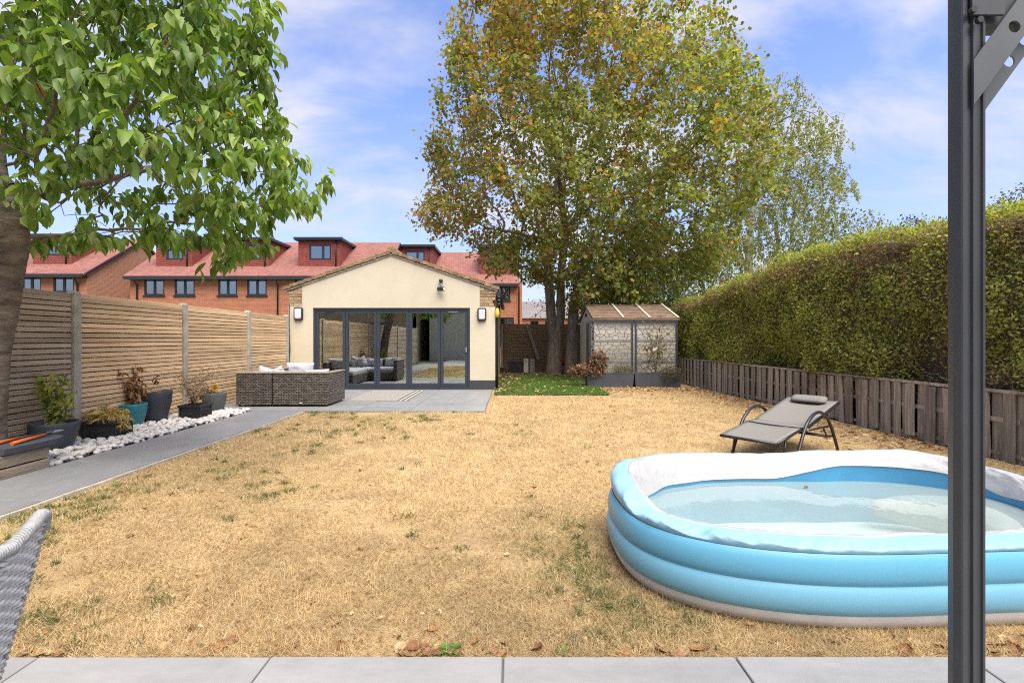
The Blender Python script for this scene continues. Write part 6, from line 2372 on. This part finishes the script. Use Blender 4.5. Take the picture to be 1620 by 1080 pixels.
# ---------------------------------------------------------------- fallen leaves
LC = [(0.34, 0.185, 0.085), (0.24, 0.115, 0.055), (0.46, 0.30, 0.155), (0.54, 0.40, 0.22), (0.17, 0.085, 0.045), (0.40, 0.20, 0.07)]
variants = []
for q in range(8):
    nseg = 7
    vs, fs = [], []
    cu = 0.5 + 0.16 * q
    for i in range(nseg + 1):
        f = i / nseg
        wv = 0.36 * math.sin(math.pi * min(f * 0.93 + 0.05, 1)) ** 0.75 * (1 + 0.35 * ((i + q) % 2))
        lift = cu * 0.16 * f * f
        vs += [(f - 0.5, wv, 0.03 + cu * 0.26 * abs(wv) + lift * (1 if q % 2 else 0.3) + 0.05 * mnoise.noise((f * 4, q, 0))), (f - 0.5, 0, 0.01 + lift * 0.4), (f - 0.5, -wv, 0.03 + cu * 0.2 * abs(wv) + lift + 0.05 * mnoise.noise((f * 4, q, 9)))]
    for i in range(nseg):
        a = i * 3
        fs += [(a, a + 1, a + 4, a + 3), (a + 1, a + 2, a + 5, a + 4)]
    me = bpy.data.meshes.new('fallen_leaf')
    me.from_pydata(vs, [], fs)
    a_ = me.color_attributes.new('Col', 'FLOAT_COLOR', 'POINT')
    cc = np.ones((len(vs), 4), np.float32)
    cc[:, :3] = np.array(LC[q % 6])[None] * rng.uniform(0.75, 1.2, (len(vs), 1))
    a_.data.foreach_set('color', cc.ravel())
    me.materials.append(M['dryleaf'])
    variants.append(me)


def drop(x, y, L, where, z=None):
    z = float(lawn_z(np.array([x]), np.array([y]))[0]) + 0.008 if z is None else z
    o = inst('fallen_leaf', random.choice(variants), None, (x, y, z), (random.uniform(-.35, .35), random.uniform(-.35, .35), random.uniform(0, 6.28)), (L, L * random.uniform(.8, 1.1), L))
    lab, grp = where
    tag(o, lab, 'leaf', grp)


W1 = ('curled dry brown leaf along the edge of the near patio', 'dry leaves along the near patio edge')
W2 = ('curled dry brown leaf lying out on the parched lawn', 'dry leaves on the lawn')
W3 = ('pale dry leaf lying on the bright green turf by the garage', 'dry leaves on the green turf')
W4 = ('dry leaf on the ground before the trough planters', 'dry leaves before the planters')
for k in range(84):
    c_ = random.choice((-0.35, -0.3, 0.1, 0.55, 0.62, 1.75, 1.9, 2.0, 2.15, -1.2, -1.9, random.uniform(-2, 2.2)))
    x = c_ + random.gauss(0, 0.13)
    y = 1.945 + abs(random.gauss(0, 0.055))
    if pool_hit(np.array([x]), np.array([y]))[0]:
        continue
    drop(x, y, random.uniform(0.03, 0.065), W1)
lx_, ly_ = lawn_pts(80, 2.0, 9.5, 1.5)
for x, y in zip(lx_, ly_):
    drop(float(x), float(y), random.uniform(0.025, 0.05) * (0.9 + 0.05 * y), W2)
for k in range(46):
    drop(random.uniform(-0.35, 2.0), 10.97 + 6.2 * random.random() ** 1.3, random.uniform(0.05, 0.1), W3, 0.06)
for k in range(60):
    drop(random.uniform(2.25, 4.7), 12.55 - abs(random.gauss(0, 0.7)), random.uniform(0.04, 0.075), W4)
drop(wx(1275, 3.2), 3.2, 0.03, ('small dry leaf floating on the pool water near the back rim', 'leaf on the pool'), 0.296)
# thick litter under the maple and along the low fence
n = 1500
y = np.where(rng.random(n) < 0.62, rng.uniform(16.4, 18.2, n), rng.uniform(11.0, 17.0, n))
x = np.where(rng.random(n) < 0.6, rng.uniform(-0.4, 2.1, n), np.abs(rng.normal(0, 0.35, n)) - 0.4)
x2 = rng.uniform(2.2, 4.75, 900)
y2 = 12.6 - np.abs(rng.normal(0, 0.6, 900))
y3 = rng.uniform(5.5, 12.6, 900)
x3 = 5.15 - 0.033 * (y3 - 1.5) - np.abs(rng.normal(0, 0.5, 900)) - 0.06
x4, y4 = lawn_pts(1500, 1.95, 9.0, 1.5)
x, y = np.concatenate([x, x2, x3, x4]), np.concatenate([y, y2, y3, y4])
n = len(x)
pos = np.stack([x, y, np.where((x < 2.2) & (y > 10.95), 0.06, 0.018)], 1)
d = rsph(n)
d[:, 2] *= 0.25
ll = rng.uniform(0.035, 0.085, n)
ll[-len(x4):] = rng.uniform(0.008, 0.028, len(x4)) * (0.8 + 0.08 * y4)
V, T = cloud(MAPLE, pos, d, unit(rsph(n) * 0.5 + np.array([0, 0, 1.0])), ll, ll * 0.7)
o = stuff(npmesh('leaf_litter', V, T, rep(palette(n, LC + [(0.55, 0.42, 0.22)]), MAPLE), M['dryleaf']))
tag(o, 'scattered small dry leaves under the maple and along the low fence', 'leaves')


# broad-leaved weeds by the patio edge
def weed(x, y, n, L, label):
    t = thing('weed', (x, y, 0), label, 'plant')
    z = float(lawn_z(np.array([x]), np.array([y]))[0])
    an = np.arange(n) * 2.4 + random.random()
    d = np.stack([np.cos(an), np.sin(an), rng.uniform(0.45, 1.1, n)], 1)
    V, T = cloud(LEAF10, np.array([[x, y, z]]) + unit(d) * 0.01, d, np.repeat([[0, 0, 1.0]], n, 0) + rsph(n) * 0.2, L * rng.uniform(0.7, 1.1, n), L * rng.uniform(0.4, 0.55, n))
    o = npmesh('foliage', V, T, rep(palette(n, [(0.13, 0.25, 0.05), (0.19, 0.31, 0.07)]), LEAF10), M['leaf'], t, True)
    b = MB()
    b.tube([(x, y, z - 0.01), (x + 0.002, y, z + 0.02)], 0.004, 5)
    b.build('stem', M['twig'], t)


weed(wx(712, 1.96), 1.965, 8, 0.05, 'fresh green broad-leaved weed at the edge of the near patio')
weed(wx(890, 1.95), 1.96, 4, 0.035, 'small green weed among dry leaves at the near patio edge')
weed(wx(178, 4.15), 4.2, 9, 0.055, 'light green weed growing against the pale kerb of the path')
weed(wx(22, 3.0) + 0.1, 3.05, 7, 0.05, 'yellowish green weed between the chair and the path kerb')
